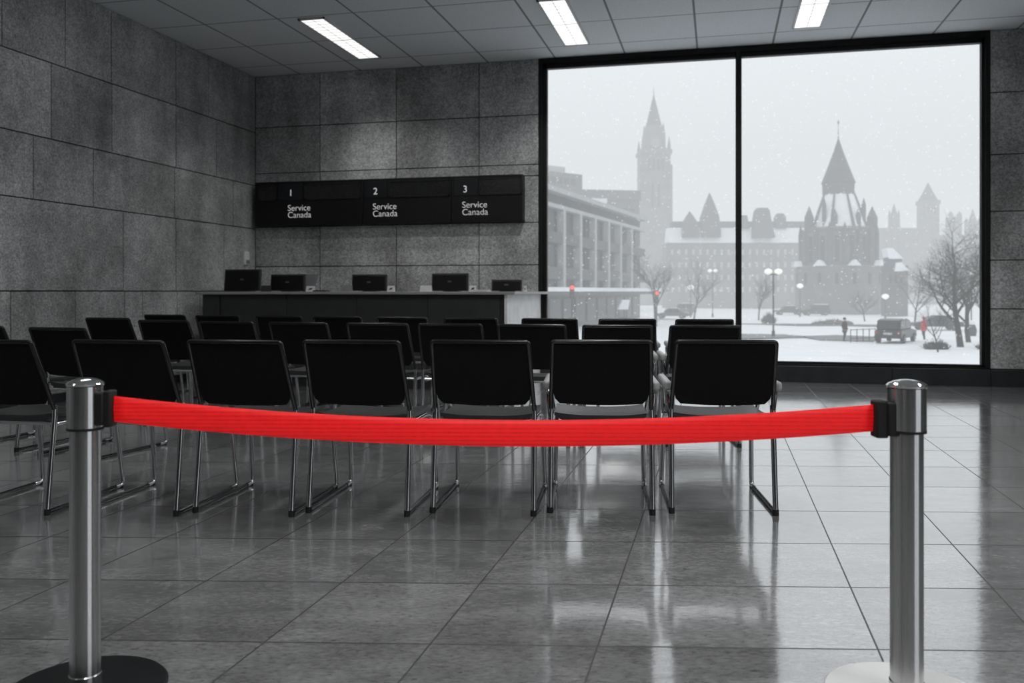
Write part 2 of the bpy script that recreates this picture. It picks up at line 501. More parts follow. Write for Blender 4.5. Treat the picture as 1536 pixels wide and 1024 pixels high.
for a, b in ((VY0 + .08, (VY0 + VY1)/2 - .04), ((VY0 + VY1)/2 + .04, VY1 - .08)):
    MB().mm(.10, .112, a, b, VZ0 + .08, VZ1 - .08).build('pane', M['glass'], w2)

# black curb along the window and the wall right of it
cb = MB()
xs = [WX0 + .0, -.9, .6, 2.1, WX1, 4.7, RX]
for a, b in zip(xs[:-1], xs[1:]):
    cb.mm(a + .003, b - .003, BY - .05, BY + .02, 0, .205)
cb.mm(WX0, RX, BY - .03, BY + .3, 0, .19)
o = cb.build('baseboard_back', M['curb'], bevel=.004); tag(o, kind='structure')
o = MB().mm(LX, LX + .018, FY, BY, 0, .1).build('baseboard_left', M['curb'], bevel=.004); tag(o, kind='structure')

# window : frame, mullion, two panes
win = bpy.data.objects.new('window_1', None); COL.objects.link(win); tag(win, kind='structure')
win.location = ((WX0 + WX1)/2, BY, 0)
wx = (WX0 + WX1)/2
fw = MB()
mX0, mX1 = on_y(1103.5, BY)[0], on_y(1112.5, BY)[0]
zb, zt = .205, CZ
def wb(x0, x1, y0, y1, z0, z1): fw.mm(x0 - wx, x1 - wx, y0 - BY, y1 - BY, z0, z1)
wb(WX0, WX0 + .055, BY - .01, BY + .14, zb, zt)          # left jamb, stepped
wb(WX0 + .05, WX0 + .105, BY + .03, BY + .12, zb, zt)
wb(WX1 - .055, WX1, BY - .01, BY + .14, zb, zt)
wb(WX1 - .085, WX1 - .05, BY + .03, BY + .12, zb, zt)
wb(WX0 + .05, WX1 - .05, BY - .01, BY + .16, zt - .075, zt)  # head
wb(WX0 + .05, WX1 - .05, BY + .03, BY + .12, zt - .135, zt - .07)
wb(WX0 + .05, WX1 - .05, BY - .012, BY + .30, zb - .015, zb + .02)  # bottom rail
wb(WX0 + .05, WX1 - .05, BY + .03, BY + .12, zb + .02, zb + .05)
fo = fw.build('frame', M['frame'], win, bevel=.004)
fo = MB().mm(mX0 - wx, mX1 - wx, -.005, .12, zb + .02, zt - .07).build('mullion', M['frame'], win, bevel=.004)
fo = MB().mm(WX0 + .105 - wx, WX0 + .118 - wx, .035, .06, zb + .05, zt - .135).build('trim', M['greycard'], win)
for a, b in ((WX0 + .1, mX0 + .004), (mX1 - .004, WX1 - .08)):
    MB().mm(a - wx, b - wx, .07, .082, zb + .04, zt - .13).build('pane', M['glass'], win)

# ---------------------------------------------------------------- ceiling lights
def ceiling_light(x, y0, y1, label):
    t = thing('ceiling_light', label, 'ceiling light', (x, (y0 + y1)/2, CZ), 0, 'recessed ceiling lights')
    L, w = (y1 - y0)/2, .165
    f = MB()
    f.mm(-w, -w + .022, -L, L, -.022, -.001); f.mm(w - .022, w, -L, L, -.022, -.001)
    f.mm(-w, w, -L, -L + .025, -.022, -.001); f.mm(-w, w, L - .025, L, -.022, -.001)
    f.build('frame', M['trim'], t)
    MB().mm(-w + .02, w - .02, -L + .02, L - .02, -.016, -.002).build('diffuser', M['diffuser'], t)
    return t
ceiling_light(-4.585, 9.22, 10.96, 'lit rectangular ceiling light over the sign, nearest the left stone wall')
ceiling_light(-1.755, 9.22, 10.98, 'lit ceiling light in front of the left window pane, middle of the three')
ceiling_light(1.03, 9.12, 10.90, 'lit ceiling light in front of the right window pane, farthest from the sign')

# ---------------------------------------------------------------- hanging sign on the back wall
SY = BY - .16
sx0, sx1 = on_y(382, SY)[0] , on_y(784, SY)[0]
sx0 = max(sx0, LX + .012)
sz0, sz1 = 2.10, 2.735
sg = thing('service_sign', 'long black wall sign numbered 1, 2 and 3 above the counter', 'sign', ((sx0 + sx1)/2, SY, sz0))
scx = (sx0 + sx1)/2
def srel(px): return on_y(px, SY)[0] - scx
hb = MB()
divs = [sx0 - scx, srel(544), srel(676.6), sx1 - scx]
for a, b in zip(divs[:-1], divs[1:]):
    hb.mm(a + .003, b - .003, 0, .158, 0, sz1 - sz0)
hb.mm(divs[0] + .01, divs[-1] - .01, .02, .155, .01, sz1 - sz0 - .01)
hb.build('housing', M['sign'], sg, bevel=.006)
dz0, dz1 = .365, .600
def disp(px0, px1):
    a, b = srel(px0), srel(px1)
    f = MB(); t_ = .018
    f.mm(a, b, -.014, .004, dz1 - t_, dz1); f.mm(a, b, -.014, .004, dz0, dz0 + t_)
    f.mm(a, a + t_, -.014, .004, dz0, dz1); f.mm(b - t_, b, -.014, .004, dz0, dz1)
    fo = f.build('display_frame', M['signframe'], sg)
    MB().mm(a + .01, b - .01, -.004, .002, dz0 + .01, dz1 - .01).build('display_panel', M['display'], fo)
disp(388, 415); disp(456, 541); disp(583, 674); disp(719, 782)
for a, b in ((548, 580), (682, 716), (418, 453)):
    MB().mm(srel(a), srel(b), -.006, .002, dz0, dz1).build('number_tile', M['numtile'], sg, bevel=.003)

def text_mesh(name, body, size, loc, parent, m, line=1.0, align='LEFT', extr=.0015, bold=0.0):
    cu = bpy.data.curves.new(name, 'FONT'); cu.body = body; cu.size = size; cu.align_x = align
    cu.space_line = line; cu.extrude = extr; cu.offset = bold
    o = bpy.data.objects.new(name, cu); COL.objects.link(o)
    dg = bpy.context.evaluated_depsgraph_get()
    me = bpy.data.meshes.new_from_object(o.evaluated_get(dg))
    bpy.data.objects.remove(o); bpy.data.curves.remove(cu)
    me.materials.clear(); me.materials.append(m)
    for p in me.polygons: p.material_index = 0
    o = bpy.data.objects.new(name, me); COL.objects.link(o)
    o.parent = parent; o.location = loc; o.rotation_euler = (math.pi/2, 0, 0)
    return o
for num, px, py in (('1', 436.5, 294), ('2', 563.5, 291.5), ('3', 698, 288.5)):
    X, yc = on_y(px, SY)
    text_mesh('number', num, .134, (X - scx, -.008, zat(py, yc) - sz0), sg, M['letter'], align='CENTER', bold=0)
for px, py in ((431.5, 316.3), (559, 314.2), (693, 311.7)):
    X, yc = on_y(px, SY)
    text_mesh('lettering', 'Service\nCanada', .124, (X - scx, -.003, zat(py, yc) - sz0), sg, M['letter'], line=.81, bold=-.0012)

# wall reader beside the corner
ya, yc_ = on_x(365.5, LX); yb, _ = on_x(371.5, LX)
zs0, zs1 = zat(397, yc_), zat(377, yc_)
t = thing('wall_switch', 'small pale vertical switch plate on the left stone wall above the counter', 'switch', (LX, (ya + yb)/2, zs0))
MB().mm(0, .03, ya - (ya+yb)/2, yb - (ya+yb)/2, 0, zs1 - zs0).build('plate', M['switch'], t, bevel=.006)
MB().mm(.028, .042, -.04, .04, .02, .07).build('rocker', M['greycard'], t, bevel=.004)

# ---------------------------------------------------------------- service counter
CY = 9.64
cx0, cx1 = on_y(303, CY)[0], on_y(761, CY)[0]
ctr = thing('service_counter', 'long dark service counter with a pale end panel below the sign', 'counter', ((cx0 + cx1)/2, CY, 0))
ccx = (cx0 + cx1)/2
def crel(px, Y=CY): return on_y(px, Y)[0] - ccx
MB().mm(cx0 - ccx - .06, cx1 - ccx + .10, -.06, BY - CY - .004, 1.115, 1.148).build('worktop', M['worktop'], ctr, bevel=.004)
for a, b in ((328, 428), (428, 533), (533, 640), (640, 749)):
    MB().mm(crel(a) + .004, crel(b) - .004, .03, .055, .1, 1.113).build('front_panel', M['counter'], ctr, bevel=.003)
MB().mm(crel(749), cx1 - ccx - .04, .035, .06, .1, 1.113).build('corner_panel', M['counter_dark'], ctr)
MB().mm(cx0 - ccx, crel(328) - .003, .012, .05, .1, 1.113).build('return_panel', M['counter'], ctr, bevel=.003)
MB().mm(cx1 - ccx - .036, cx1 - ccx, 0.0, BY - CY - .006, 0, 1.113).build('end_panel', M['counter_end'], ctr, bevel=.002)
MB().mm(cx0 - ccx, cx1 - ccx - .04, .07, .1, .0, 1.11).mm(cx0 - ccx, cx0 - ccx + .03, .1, 1.8, 0, 1.11).build('carcass', M['counter_dark'], ctr)
MB().mm(cx0 - ccx, cx1 - ccx - .04, .045, .07, 0, .1).build('plinth', M['counter_dark'], ctr)
CT = 1.148

def monitor(px0, px1, ptop, label, Y=10.25, rim=True, tilt=-6):
    (xa, y1), (xb, y2) = on_y(px0, Y), on_y(px1, Y)
    w = xb - xa; h = zat(ptop, (y1 + y2)/2) - CT - .012
    t = thing('monitor', label, 'monitor', ((xa + xb)/2, Y, CT), 0, 'monitors seen from behind on the counter')
    R = Matrix.Rotation(math.radians(tilt), 3, 'X')
    sh = MB().mm(-w/2, w/2, .0, .028, .012, .012 + h, rot=R, piv=(0, 0, .01)); sh.build('bezel', M['monitor_rim'], t, bevel=.006)
    k = .018
    sh2 = MB().mm(-w/2 + k, w/2 - k, -.012, .004, .012 + k*.4, .012 + h - k, rot=R, piv=(0, 0, .01)); bk = sh2.build('back_shell', M['monitor'], t, bevel=.008)
    bd = MB().box((0, 0, 0), (.05, .004, .020)).build('badge', M['badge'], bk, bevel=.0015)
    bd.location = R @ (Vector((0, -.0135, .012 + h*.52)) - Vector((0, 0, .01))) + Vector((0, 0, .01))
    bd.rotation_euler.x = math.radians(tilt)
    MB().tube([(0, .05, .018), (0, .09, h*.35), (0, .045, h*.5)], .014, 10).build('stand', M['monitor_rim'], t, True)
    MB().mm(-.1, .1, .02, .17, 0, .010).build('foot', M['monitor_rim'], t, bevel=.004)
    return t
monitor(335.5, 390, 403.5, 'tallest black monitor, at the left end of the counter by the wall', Y=10.0)
monitor(405, 457, 411, 'black monitor with a grey acrylic panel behind it, second on the counter')
monitor(527, 579.5, 411, 'black monitor under sign number 2, between a grey card and a small white card')
monitor(647, 702, 409.5, 'black monitor under sign number 3, right of a blank white card')
monitor(737, 782.5, 419, 'low wide black monitor at the window end of the counter')

def card(px0, px1, ptop, label, m, mark=False, Y=10.05, name='desk_card'):
    (xa, y1), (xb, y2) = on_y(px0, Y), on_y(px1, Y)
    w = xb - xa; h = zat(ptop, (y1 + y2)/2) - CT
    t = thing(name, label, 'card', ((xa + xb)/2, Y, CT))
    MB().prism_x([(0, 0), (.05, 0), (.028, h), (.022, h)], -w/2, w/2).build('folded_card', m, t)
    if mark:
        mk = MB().add([(-w*.25, 0, h*.28), (w*.2, 0, h*.4), (w*.28, 0, h*.75), (-w*.1, 0, h*.62)], [(0, 1, 2, 3)])
        o = mk.build('printed_mark', M['ink'], t); o.location.y = .006
        o.rotation_euler.x = -math.atan2(.022, h)
        o.location.y = -.002
    return t
card(458.5, 471, 429, 'small white card with a dark mark beside the second monitor', M['paper'], True)
card(580.5, 590.5, 428.5, 'small white card with a dark mark, right of the middle monitor', M['paper'], True)
card(703.5, 713.5, 428, 'small white card with a dark mark, left of the white paper stack', M['paper'], True)
card(785.5, 789, 428.5, 'narrow white card at the window end of the counter', M['paper'], True)
card(512, 527, 428, 'plain grey card left of the monitor under sign 2', M['greycard'])
card(629.5, 646.5, 428, 'plain white card left of the monitor under sign 3', M['paper'])
card(391, 404.5, 428, 'dark grey card box between the first two monitors', M['counter'])
(xa, y1), (xb, _) = on_y(714, 10.05), on_y(733, 10.05)
t = thing('paper_stack', 'low stack of white paper on the counter near the last monitor', 'paper', ((xa+xb)/2, 10.05, CT))
for i in range(3):
    MB().mm(-(xb-xa)/2, (xb-xa)/2, -.1, .1, i*.008, i*.008 + .007, rot=Matrix.Rotation((i-1)*.04, 3, 'Z')).build('sheaf', M['paper'], t)
(xa, y1), (xb, _) = on_y(472, 10.05), on_y(492, 10.05)
t = thing('keyboard', 'flat dark keyboard on the counter right of the second monitor', 'keyboard', ((xa+xb)/2, 10.05, CT))
MB().mm(-(xb-xa)/2, (xb-xa)/2, -.06, .06, 0, .014).build('tray', M['monitor_rim'], t, bevel=.003)
k = MB()
for r in range(4):
    for c in range(8): k.mm(-(xb-xa)/2 + .006 + c*(xb-xa-.012)/8, -(xb-xa)/2 + c*(xb-xa-.012)/8 + .02, -.05 + r*.025, -.03 + r*.025, .013, .018)
k.build('keys', M['monitor'], t)
# leaning acrylic panel
(xa, y1), (xb, _) = on_y(455, 10.5), on_y(478, 10.5)
t = thing('desk_screen', 'tilted grey acrylic desk screen behind the second monitor', 'desk screen', ((xa+xb)/2, 10.5, CT))
w = xb - xa; h = zat(411, y1) - CT
MB().prism_y([(-w/2, .008), (w/2 - .07, .008), (w/2, h), (-w/2, h)], 0, .012).build('panel', M['greypanel'], t, bevel=.002)
MB().mm(-w/2, w/2 - .07, -.03, .05, 0, .01).build('foot', M['monitor_rim'], t)

# ---------------------------------------------------------------- chairs
def seat_y(z):   # the rear tube line above the seat
    return .065 - (z - .52) / (.90 - .52) * .165

def make_chair(name, label, arms):
    t = thing(name, label, 'chair')
    r = .0142
    for s in (-1, 1):
        MB().tube([(s*.264, 0, .012), (s*.262, .060, .50), (s*.261, .062, .56)], r, 10).build('rear_leg', M['chrome'], t, True)
        MB().tube([(s*.264, 0, 0), (s*.264, .002, .03)], .0165, 10).build('foot_cap', M['rubber'], t, True)
        MB().tube([(s*.264, .004, .0135), (s*.262, .60, .0135)], .0115, 8).build('runner', M['dark_chrome'], t, True)
        p = fillet([(s*.262, .58, .0135), (s*.262, .655, .0135), (s*.25, .60, .43), (s*.238, .50, .452), (s*.238, .07, .452)], .07, 6)
        MB().tube(p, r*.95, 10).build('front_leg', M['chrome'], t, True)
        MB().tube([(s*.262, .63, 0), (s*.262, .63, .012)], .016, 10).build('foot_cap', M['rubber'], t, True)
    MB().tube([(-.262, .062, .462), (.262, .062, .462)], .011, 8).build('crossbar', M['chrome'], t, True)
    # upper frame: two uprights and the top rail
    pts = [(-.262, seat_y(.53), .53), (-.258, seat_y(.62), .62), (-.247, seat_y(.895), .895), (.247, seat_y(.895), .895), (.258, seat_y(.62), .62), (.262, seat_y(.53), .53)]
    MB().tube(fillet(pts, .014, 4), .0115, 10).build('back_frame', M['plastic'], t, True)
    # back panel : rounded lower corners, gentle dish
    nx, nz = 14, 12
    g = MB(); vs = []; fs = []
    for side in (0, 1):
        for j in range(nz + 1):
            v = j / nz
            for i in range(nx + 1):
                u = i / nx * 2 - 1
                z0 = .565 + .010 * (1 - u*u) * -1
                zz = z0 + v * (.893 - z0)
                hw = .248 - .006 * v
                if v < .16: hw -= .032 * (1 - v/.16)**2
                y = seat_y(zz) + .012 * (1 - u*u) + (0.014 if side else 0) - .006
                vs.append((u * hw, y, zz))
    N = (nx + 1) * (nz + 1)
    for j in range(nz):
        for i in range(nx):
            a = j*(nx+1) + i; b = a + 1; c = b + nx + 1; d = a + nx + 1
            fs.append((a, b, c, d)); fs.append((a + N, d + N, c + N, b + N))
    for i in range(nx):
        fs.append((i, i + N, i + 1 + N, i + 1)); k = nz*(nx+1) + i
        fs.append((k, k + 1, k + 1 + N, k + N))
    for j in range(nz):
        a = j*(nx+1); fs.append((a, a + nx + 1, a + nx + 1 + N, a + N))
        a = j*(nx+1) + nx; fs.append((a, a + N, a + nx + 1 + N, a + nx + 1))
    g.add(vs, fs).build('backrest', M['backmesh'], t, True)
    # seat cushion
    nx, ny = 14, 14
    g = MB(); vs = []; fs = []
    for side in (0, 1):
        for j in range(ny + 1):
            v = j / ny
            for i in range(nx + 1):
                u = i / nx * 2 - 1
                y = .06 + v * .575
                hw = .248 - .02 * max(0, (v - .85) / .15)**2 - .012 * max(0, (.1 - v) / .1)
                z = .495 + .018 * abs(u)**2.5 - .006 - .012*math.sin(v*math.pi) + .012*max(0, .25 - v)*4 * (1 - .4*abs(u))
                z -= .05 * max(0, (v - .82) / .18)**2
                if side: z -= .045 * (1 - .6 * max(abs(u)**6, max(0, (v-.85)/.15)**2))
                vs.append((u * hw, y, z))
    N = (nx + 1) * (ny + 1)
    for j in range(ny):
        for i in range(nx):
            a = j*(nx+1) + i; b = a + 1; c = b + nx + 1; d = a + nx + 1
            fs.append((a, b, c, d)); fs.append((a + N, d + N, c + N, b + N))
    for i in range(nx):
        fs.append((i, i + N, i + 1 + N, i + 1)); k = ny*(nx+1) + i
        fs.append((k, k + 1, k + 1 + N, k + N))
    for j in range(ny):
        a = j*(nx+1); fs.append((a, a + nx + 1, a + nx + 1 + N, a + N))
        a = j*(nx+1) + nx; fs.append((a, a + N, a + nx + 1 + N, a + nx + 1))
    g.add(vs, fs).build('seat', M['seat'], t, True)
    if arms:
        for s in (-1, 1):
            p = fillet([(s*.262, .075, .46), (s*.282, .085, .640), (s*.282, .43, .640), (s*.262, .52, .45)], .05, 6)
            ar = MB().tube(p, .0115, 10).build('armrest', M['chrome'], t, True)
            MB().mm(s*.282 - .022, s*.282 + .022, .02, .44, .634, .684).build('arm_pad', M['armpad'], ar, bevel=.018, seg=4)
    return t

ORD = ['first', 'second', 'third', 'fourth', 'fifth', 'sixth', 'seventh', 'eighth', 'ninth', 'tenth', 'eleventh']
proto = {False: None, True: None}
def place_chair(px, Yt, yaw, arms, label, group):
    xt, yt = at(px, Yt)
    rz = TH + math.radians(yaw)
    ox, oy = -math.sin(rz) * .105, math.cos(rz) * .105
    loc = (xt + ox, yt + oy, 0)
    if proto[arms] is None:
        c = make_chair('armchair' if arms else 'stacking_chair', label, arms)
        c.location = loc; c.rotation_euler = (0, 0, rz); c['group'] = group
        proto[arms] = c
    else:
        c = dup(proto[arms], loc, rz, label, group)
    return c

front = [(-21, 4.40, -9), (175, 4.38, -9.5), (350, 4.37, -9), (526, 4.37, -8.5), (719, 4.37, -7.5), (902, 4.38, -5), (1090, 4.37, -5)]
n = len(front)
fl_lab = ['front row chair cut off by the picture edge, left of the black-based post',
          'armless black chair in the front row directly behind the black-based steel post',
          'armless black chair in the front row, third from the left stone wall',
          'armless black chair in the front row, fourth from the left stone wall',
          'armless black chair at the middle of the front row, left of the first armchair',
          'front row black chair with grey arm pads, second from the right end',
          'front row black chair with grey arm pads at the right end, nearest the white-based post']
for i, (px, Yt, yaw) in enumerate(front):
    place_chair(px, Yt, yaw, i >= n - 2, fl_lab[i], 'front row of waiting chairs')
mid = [(-37, 6.2, -18), (84, 5.9, -20), (160, 8.1, -18), (244, 7.4, -16), (338, 7.1, -15), (446, 6.9, -14), (565, 6.75, -13), (674, 6.62, -12), (797, 6.45, -9), (926, 6.35, -6), (1058, 6.3, -4)]
n = len(mid)
for i, (px, Yt, yaw) in enumerate(mid):
    arms = i >= n - 2
    if arms: lab = 'middle row black armchair, ' + ('second from the right end' if i == n - 2 else 'at the right end before the window mullion')
    elif i == 0: lab = 'middle row black chair cut by the picture edge, only a corner of its back showing'
    else: lab = f'armless black chair in the middle row, {ORD[i]} from the left stone wall'
    place_chair(px, Yt, yaw, arms, lab, 'middle row of waiting chairs')
back = [(246, 9.2, -16), (325, 8.9, -15), (417, 8.7, -14), (505, 8.5, -13), (602, 8.3, -13), (705, 8.1, -11), (824, 7.9, -8), (941, 7.8, -6), (1057, 7.7, -4)]
n = len(back)
for i, (px, Yt, yaw) in enumerate(back):
    arms = i >= n - 2
    if arms: lab = 'back row black armchair, ' + ('second from the right end' if i == n - 2 else 'at the right end, nearest the window mullion')
    else: lab = f'armless black chair in the back row by the counter, {ORD[i]} from the left'
    place_chair(px, Yt, yaw, arms, lab, 'back row of waiting chairs')

# ---------------------------------------------------------------- barrier posts and belt
def stanchion(px, yc, label, base_m, side, r=.0415, rb=.222, top=.893):
    x, y = at(px, yc)
    t = thing('barrier_post', label, 'barrier post', (x, y, 0), TH, 'steel belt barrier posts')
    MB().lathe([(rb, 0), (rb, .010), (rb - .006, .016), (.09, .021), (r + .004, .023)], 64).build('base', base_m, t, True)
    MB().lathe([(r + .0025, .018), (r + .0025, .055), (r, .058)], 40).build('base_ring', M['steel'], t, True)
    MB().lathe([(r, .02), (r, top - .12)], 48).build('pole', M['steel'], t, True)
    rc = r + .0075
    MB().lathe([(rc + .0005, top - .1385), (rc + .0005, top - .131)], 48).build('collar_ring', M['rubber'], t, True)
    MB().lathe([(rc, top - .133), (rc, top - .014)], 48).build('collar', M['steel'], t, True)
    MB().lathe([(rc - .002, top - .016), (rc - .002, top - .011)], 48).build('cap_gasket', M['rubber'], t, True)
    MB().lathe([(rc + .001, top - .012), (rc + .0025, top - .007), (rc - .002, top - .002), (.034, top + .005), (.018, top + .009), (.001, top + .0105)], 48).build('cap', M['steel_polish'], t, True)
    # belt cassette on the side facing the other post
    zc = .815 if side > 0 else .792
    hd = MB()
    a, b = (.028, .064) if side > 0 else (-.064, -.028)
    hd.mm(a, b, -.030, .030, zc - .046, zc + .048)
    ho = hd.build('belt_cassette', M['rubber'], t, bevel=.005)
    a, b = (.060, .082) if side > 0 else (-.094, -.060)
    MB().mm(a, b, -.024, .024, zc - .052, zc + .052).build('belt_slot', M['rubber'], t, bevel=.005)
    return t
PL = (128, 2.487); PR = (1360, 2.44)
stanchion(*PL, 'steel barrier post with a black base, at the left end of the red belt', M['base_black'], 1)
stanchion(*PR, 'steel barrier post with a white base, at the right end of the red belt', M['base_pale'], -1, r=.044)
# belt in camera-aligned coordinates
xl = (PL[0] - CX)/F*PL[1] + .0825; xr = (PR[0] - CX)/F*PR[1] - .0945
nb = 64
vs = []; fs = []
bx, by = at(768, 2.46)
inv = Matrix.Rotation(-TH, 3, 'Z')
for i in range(nb + 1):
    s = i / nb
    xc = xl + (xr - xl) * s
    yc = PL[1] + (PR[1] - PL[1]) * s
    top = (.850*(1-s) + .832*s) - .056 * 4 * s * (1 - s) * 1.0
    h = .0735 + .002*s
    tw = .004 * math.sin(s * 9)
    for q in range(5):
        v = q / 4
        X, Y = room(xc, yc + tw*(v - .5) + .002*math.cos(v*math.pi*2))
        vs.append((X - bx, Y - by, top - h * v))
for i in range(nb):
    for q in range(4):
        a = i*5 + q; fs.append((a, a + 1, a + 6, a + 5))
g = MB(); g.add(vs, fs)
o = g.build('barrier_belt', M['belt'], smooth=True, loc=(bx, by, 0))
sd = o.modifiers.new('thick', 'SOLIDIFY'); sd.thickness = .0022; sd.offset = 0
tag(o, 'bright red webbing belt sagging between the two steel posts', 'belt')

# ---------------------------------------------------------------- outside: ground
gx0, gx1, gy0, gy1 = -260, 300, 12.4, 420
nxg, nyg = 60, 80
vs = []; fs = []
for j in range(nyg + 1):
    yy = gy0 + (gy1 - gy0) * (j / nyg)**2
    for i in range(nxg + 1):
        xx = -110 + 260 * i / nxg if j < nyg*.7 else gx0 + (gx1 - gx0) * i / nxg
        d = yy
        zz = GZ + .10*math.sin(xx*.23 + yy*.11) * math.sin(yy*.17 - xx*.05) + .05*math.sin(xx*.7+yy*.5)
        vs.append((xx, yy, zz - .06))
for j in range(nyg):
    for i in range(nxg):
        a = j*(nxg+1) + i; fs.append((a, a + 1, a + nxg + 2, a + nxg + 1))
gnd = MB(); gnd.add(vs, fs)
o = gnd.build('ground', M['snow'], smooth=True); tag(o, kind='structure')

def strip(name, pts, z=GZ + .05):
    """flat polygon on the snow from (px, depth) corners"""
    vs = [(*at(px, yc), z) for px, yc in pts] + [(*at(px, yc), z - .25) for px, yc in pts]
    n = len(pts)
    m = MB(); m.add(vs, [tuple(range(n))[::-1], tuple(range(n, 2*n))] + [(i, (i+1) % n, (i+1) % n + n, i + n) for i in range(n)])
    o = m.build(name, M['asphalt']); tag(o, kind='structure'); return o
strip('road', [(1060, 77), (1175, 75), (1216, 71.5), (1150, 69.5), (1060, 68)])
strip('street', [(1205, 72), (1255, 74), (1320, 71), (1310, 65), (1230, 66.5)])
strip('pavement', [(1090, 101), (1225, 100), (1320, 97), (1320, 94.5), (1200, 97), (1090, 98.5)])

# ---------------------------------------------------------------- outside: buildings
def bld(name, px, yc, label, cat, rot=0, group=None):
    x, y = at(px, yc)
    return thing(name, label, cat, (x, y, GZ), TH + rot, group)

def zr(py, yc):   # height above street
    return zat(py, yc) - GZ

# clock tower
yc = 240; k = yc / F
tw = bld('clock_tower', 980.5, yc, 'tall stone clock tower with a pointed spire seen through the left pane', 'tower')
hw = 21.5*k
MB().square([(hw*1.12, 0), (hw*1.12, zr(352, yc)), (hw, zr(345, yc)), (hw, zr(232, yc))]).build('shaft', M['stone_far'], tw)
MB().square([(hw*1.08, zr(234, yc)), (hw*1.10, zr(231, yc)), (hw*1.10, zr(228, yc)), (hw*.9, zr(225, yc))]).build('cornice', M['stone_far'], tw)
MB().square([(15.5*k, zr(228, yc)), (15*k, zr(204, yc)), (13.5*k, zr(194, yc)), (12.5*k, zr(190, yc))]).build('belfry', M['stone_far'], tw)
MB().lathe([(13*k, zr(192, yc)), (7*k, zr(168, yc)), (.7*k, zr(143, yc)), (.15*k, zr(128, yc))], 8, rot0=math.pi/8).build('spire', M['slate'], tw)
for sx in (-1, 1):
    for sy in (-1, 1):
        MB().square([(2.1*k, zr(236, yc)), (2.1*k, zr(222, yc)), (.2*k, zr(208, yc))], (sx*19.5*k, sy*19.5*k, 0)).build('pinnacle', M['stone_far'], tw)
        MB().square([(1.4*k, zr(206, yc)), (1.4*k, zr(196, yc)), (.2*k, zr(186, yc))], (sx*12.5*k, sy*12.5*k, 0)).build('turret', M['stone_far'], tw)
    MB().mm(sx*hw - 2.6*k, sx*hw + 2.6*k, -hw*1.06, -hw*.8, 0, zr(250, yc)).build('buttress', M['stone_far'], tw)
cl = MB(); cl.lathe([(7.2*k, 0), (7.2*k, .3)], 24); c_ = cl.build('clock_face', M['clock'], tw, True)
c_.rotation_euler = (math.pi/2, 0, 0); c_.location = (0, -15.2*k, zr(217, yc))
for px in (-10, -3.4, 3.4, 10):
    MB().mm(px*k - 1.7*k, px*k + 1.7*k, -hw - .12, -hw + .2, zr(258, yc), zr(241, yc)).build('window', M['win_far'], tw)
for px in (-5, 4.0):
    MB().mm(px*k - 1.4*k, px*k + 1.4*k, -hw - .12, -hw + .2, zr(312, yc), zr(277, yc)).build('window', M['win_far'], tw)
MB().mm(-hw*1.02, hw*1.02, -hw*1.03, hw*1.03, zr(268, yc), zr(265, yc)).build('band', M['stone_far'], tw)

# round library
yc = 150; k = yc / F
lb = bld('round_library', 1257.5, yc, 'round stone library with a conical roof and snowy ribs in the right pane', 'library')
MB().lathe([(62*k, 0), (62*k, zr(402, yc)), (57*k, zr(398, yc))], 16).build('lower_ring', M['stone_far'], lb)
MB().lathe([(53*k, zr(402, yc)), (53*k, zr(346, yc)), (47*k, zr(342, yc))], 16).build('drum', M['stone_far'], lb)
MB().lathe([(54.5*k, zr(349, yc)), (54.5*k, zr(345, yc))], 16).build('drum_cornice', M['stone_dark'], lb)
MB().lathe([(40*k, zr(343, yc)), (22*k, zr(291, yc))], 16, rot0=math.pi/16).build('snowy_roof', M['snow'], lb)
lb.children[-1]['label'] = 'snow-covered lower cone roof'
MB().lathe([(22.5*k, zr(293, yc)), (23*k, zr(276, yc)), (24.5*k, zr(274, yc))], 16).build('lantern', M['stone_dark'], lb)
MB().lathe([(24.5*k, zr(275, yc)), (14*k, zr(247, yc)), (6.5*k, zr(226, yc)), (.8*k, zr(208, yc)), (.25*k, zr(188, yc))], 16).build('cone_roof', M['slate'], lb)
MB().lathe([(.2*k, zr(188, yc)), (1.6*k, zr(183.5, yc)), (.2*k, zr(180, yc))], 8).build('finial', M['slate'], lb)
for i in range(16):
    a = 2*math.pi*(i + .5)/16
    ca, sa = math.cos(a), math.sin(a)
    if sa > .35: continue
    if i % 2 == 0: MB().tube([(41.5*k*ca, 41.5*k*sa, zr(345, yc)), (32*k*ca, 32*k*sa, zr(317, yc)), (22.5*k*ca, 22.5*k*sa, zr(290, yc))], [2.6*k, 2.1*k, 1.4*k], 5).build('roof_rib', M['stone_dark'], lb)
    MB().square([(2.6*k, zr(400, yc)), (2.6*k, zr(352, yc)), (1.6*k, zr(344, yc)), (.2*k, zr(336, yc))], (54*k*ca, 54*k*sa, 0)).build('buttress', M['stone_dark'], lb)
    a2 = 2*math.pi*i/16
    c2, s2 = math.cos(a2), math.sin(a2)
    if s2 < .3:
        w = MB().mm(-2.9*k, 2.9*k, -.25, .25, 0, zr(356, yc) - zr(394, yc)).build('lancet_window', M['win_far'], lb)
        w.location = (51.6*k*c2, 51.6*k*s2, zr(394, yc)); w.rotation_euler.z = a2 + math.pi/2
        w = MB().mm(-2*k, 2*k, -.2, .2, 0, zr(410, yc) - zr(426, yc)).build('window', M['win_far'], lb)
        w.location = (61*k*c2, 61*k*s2, zr(426, yc)); w.rotation_euler.z = a2 + math.pi/2
        g = MB().prism_y([(-9*k, 0), (9*k, 0), (1.5*k, 8.5*k), (-1.5*k, 8.5*k)], -5*k, 4*k)
        w = g.build('snowy_gable', M['snow'], lb) if i % 2 == 0 else None
        if w: w.location = (60*k*c2, 60*k*s2, zr(400, yc)); w.rotation_euler.z = a2 + math.pi/2
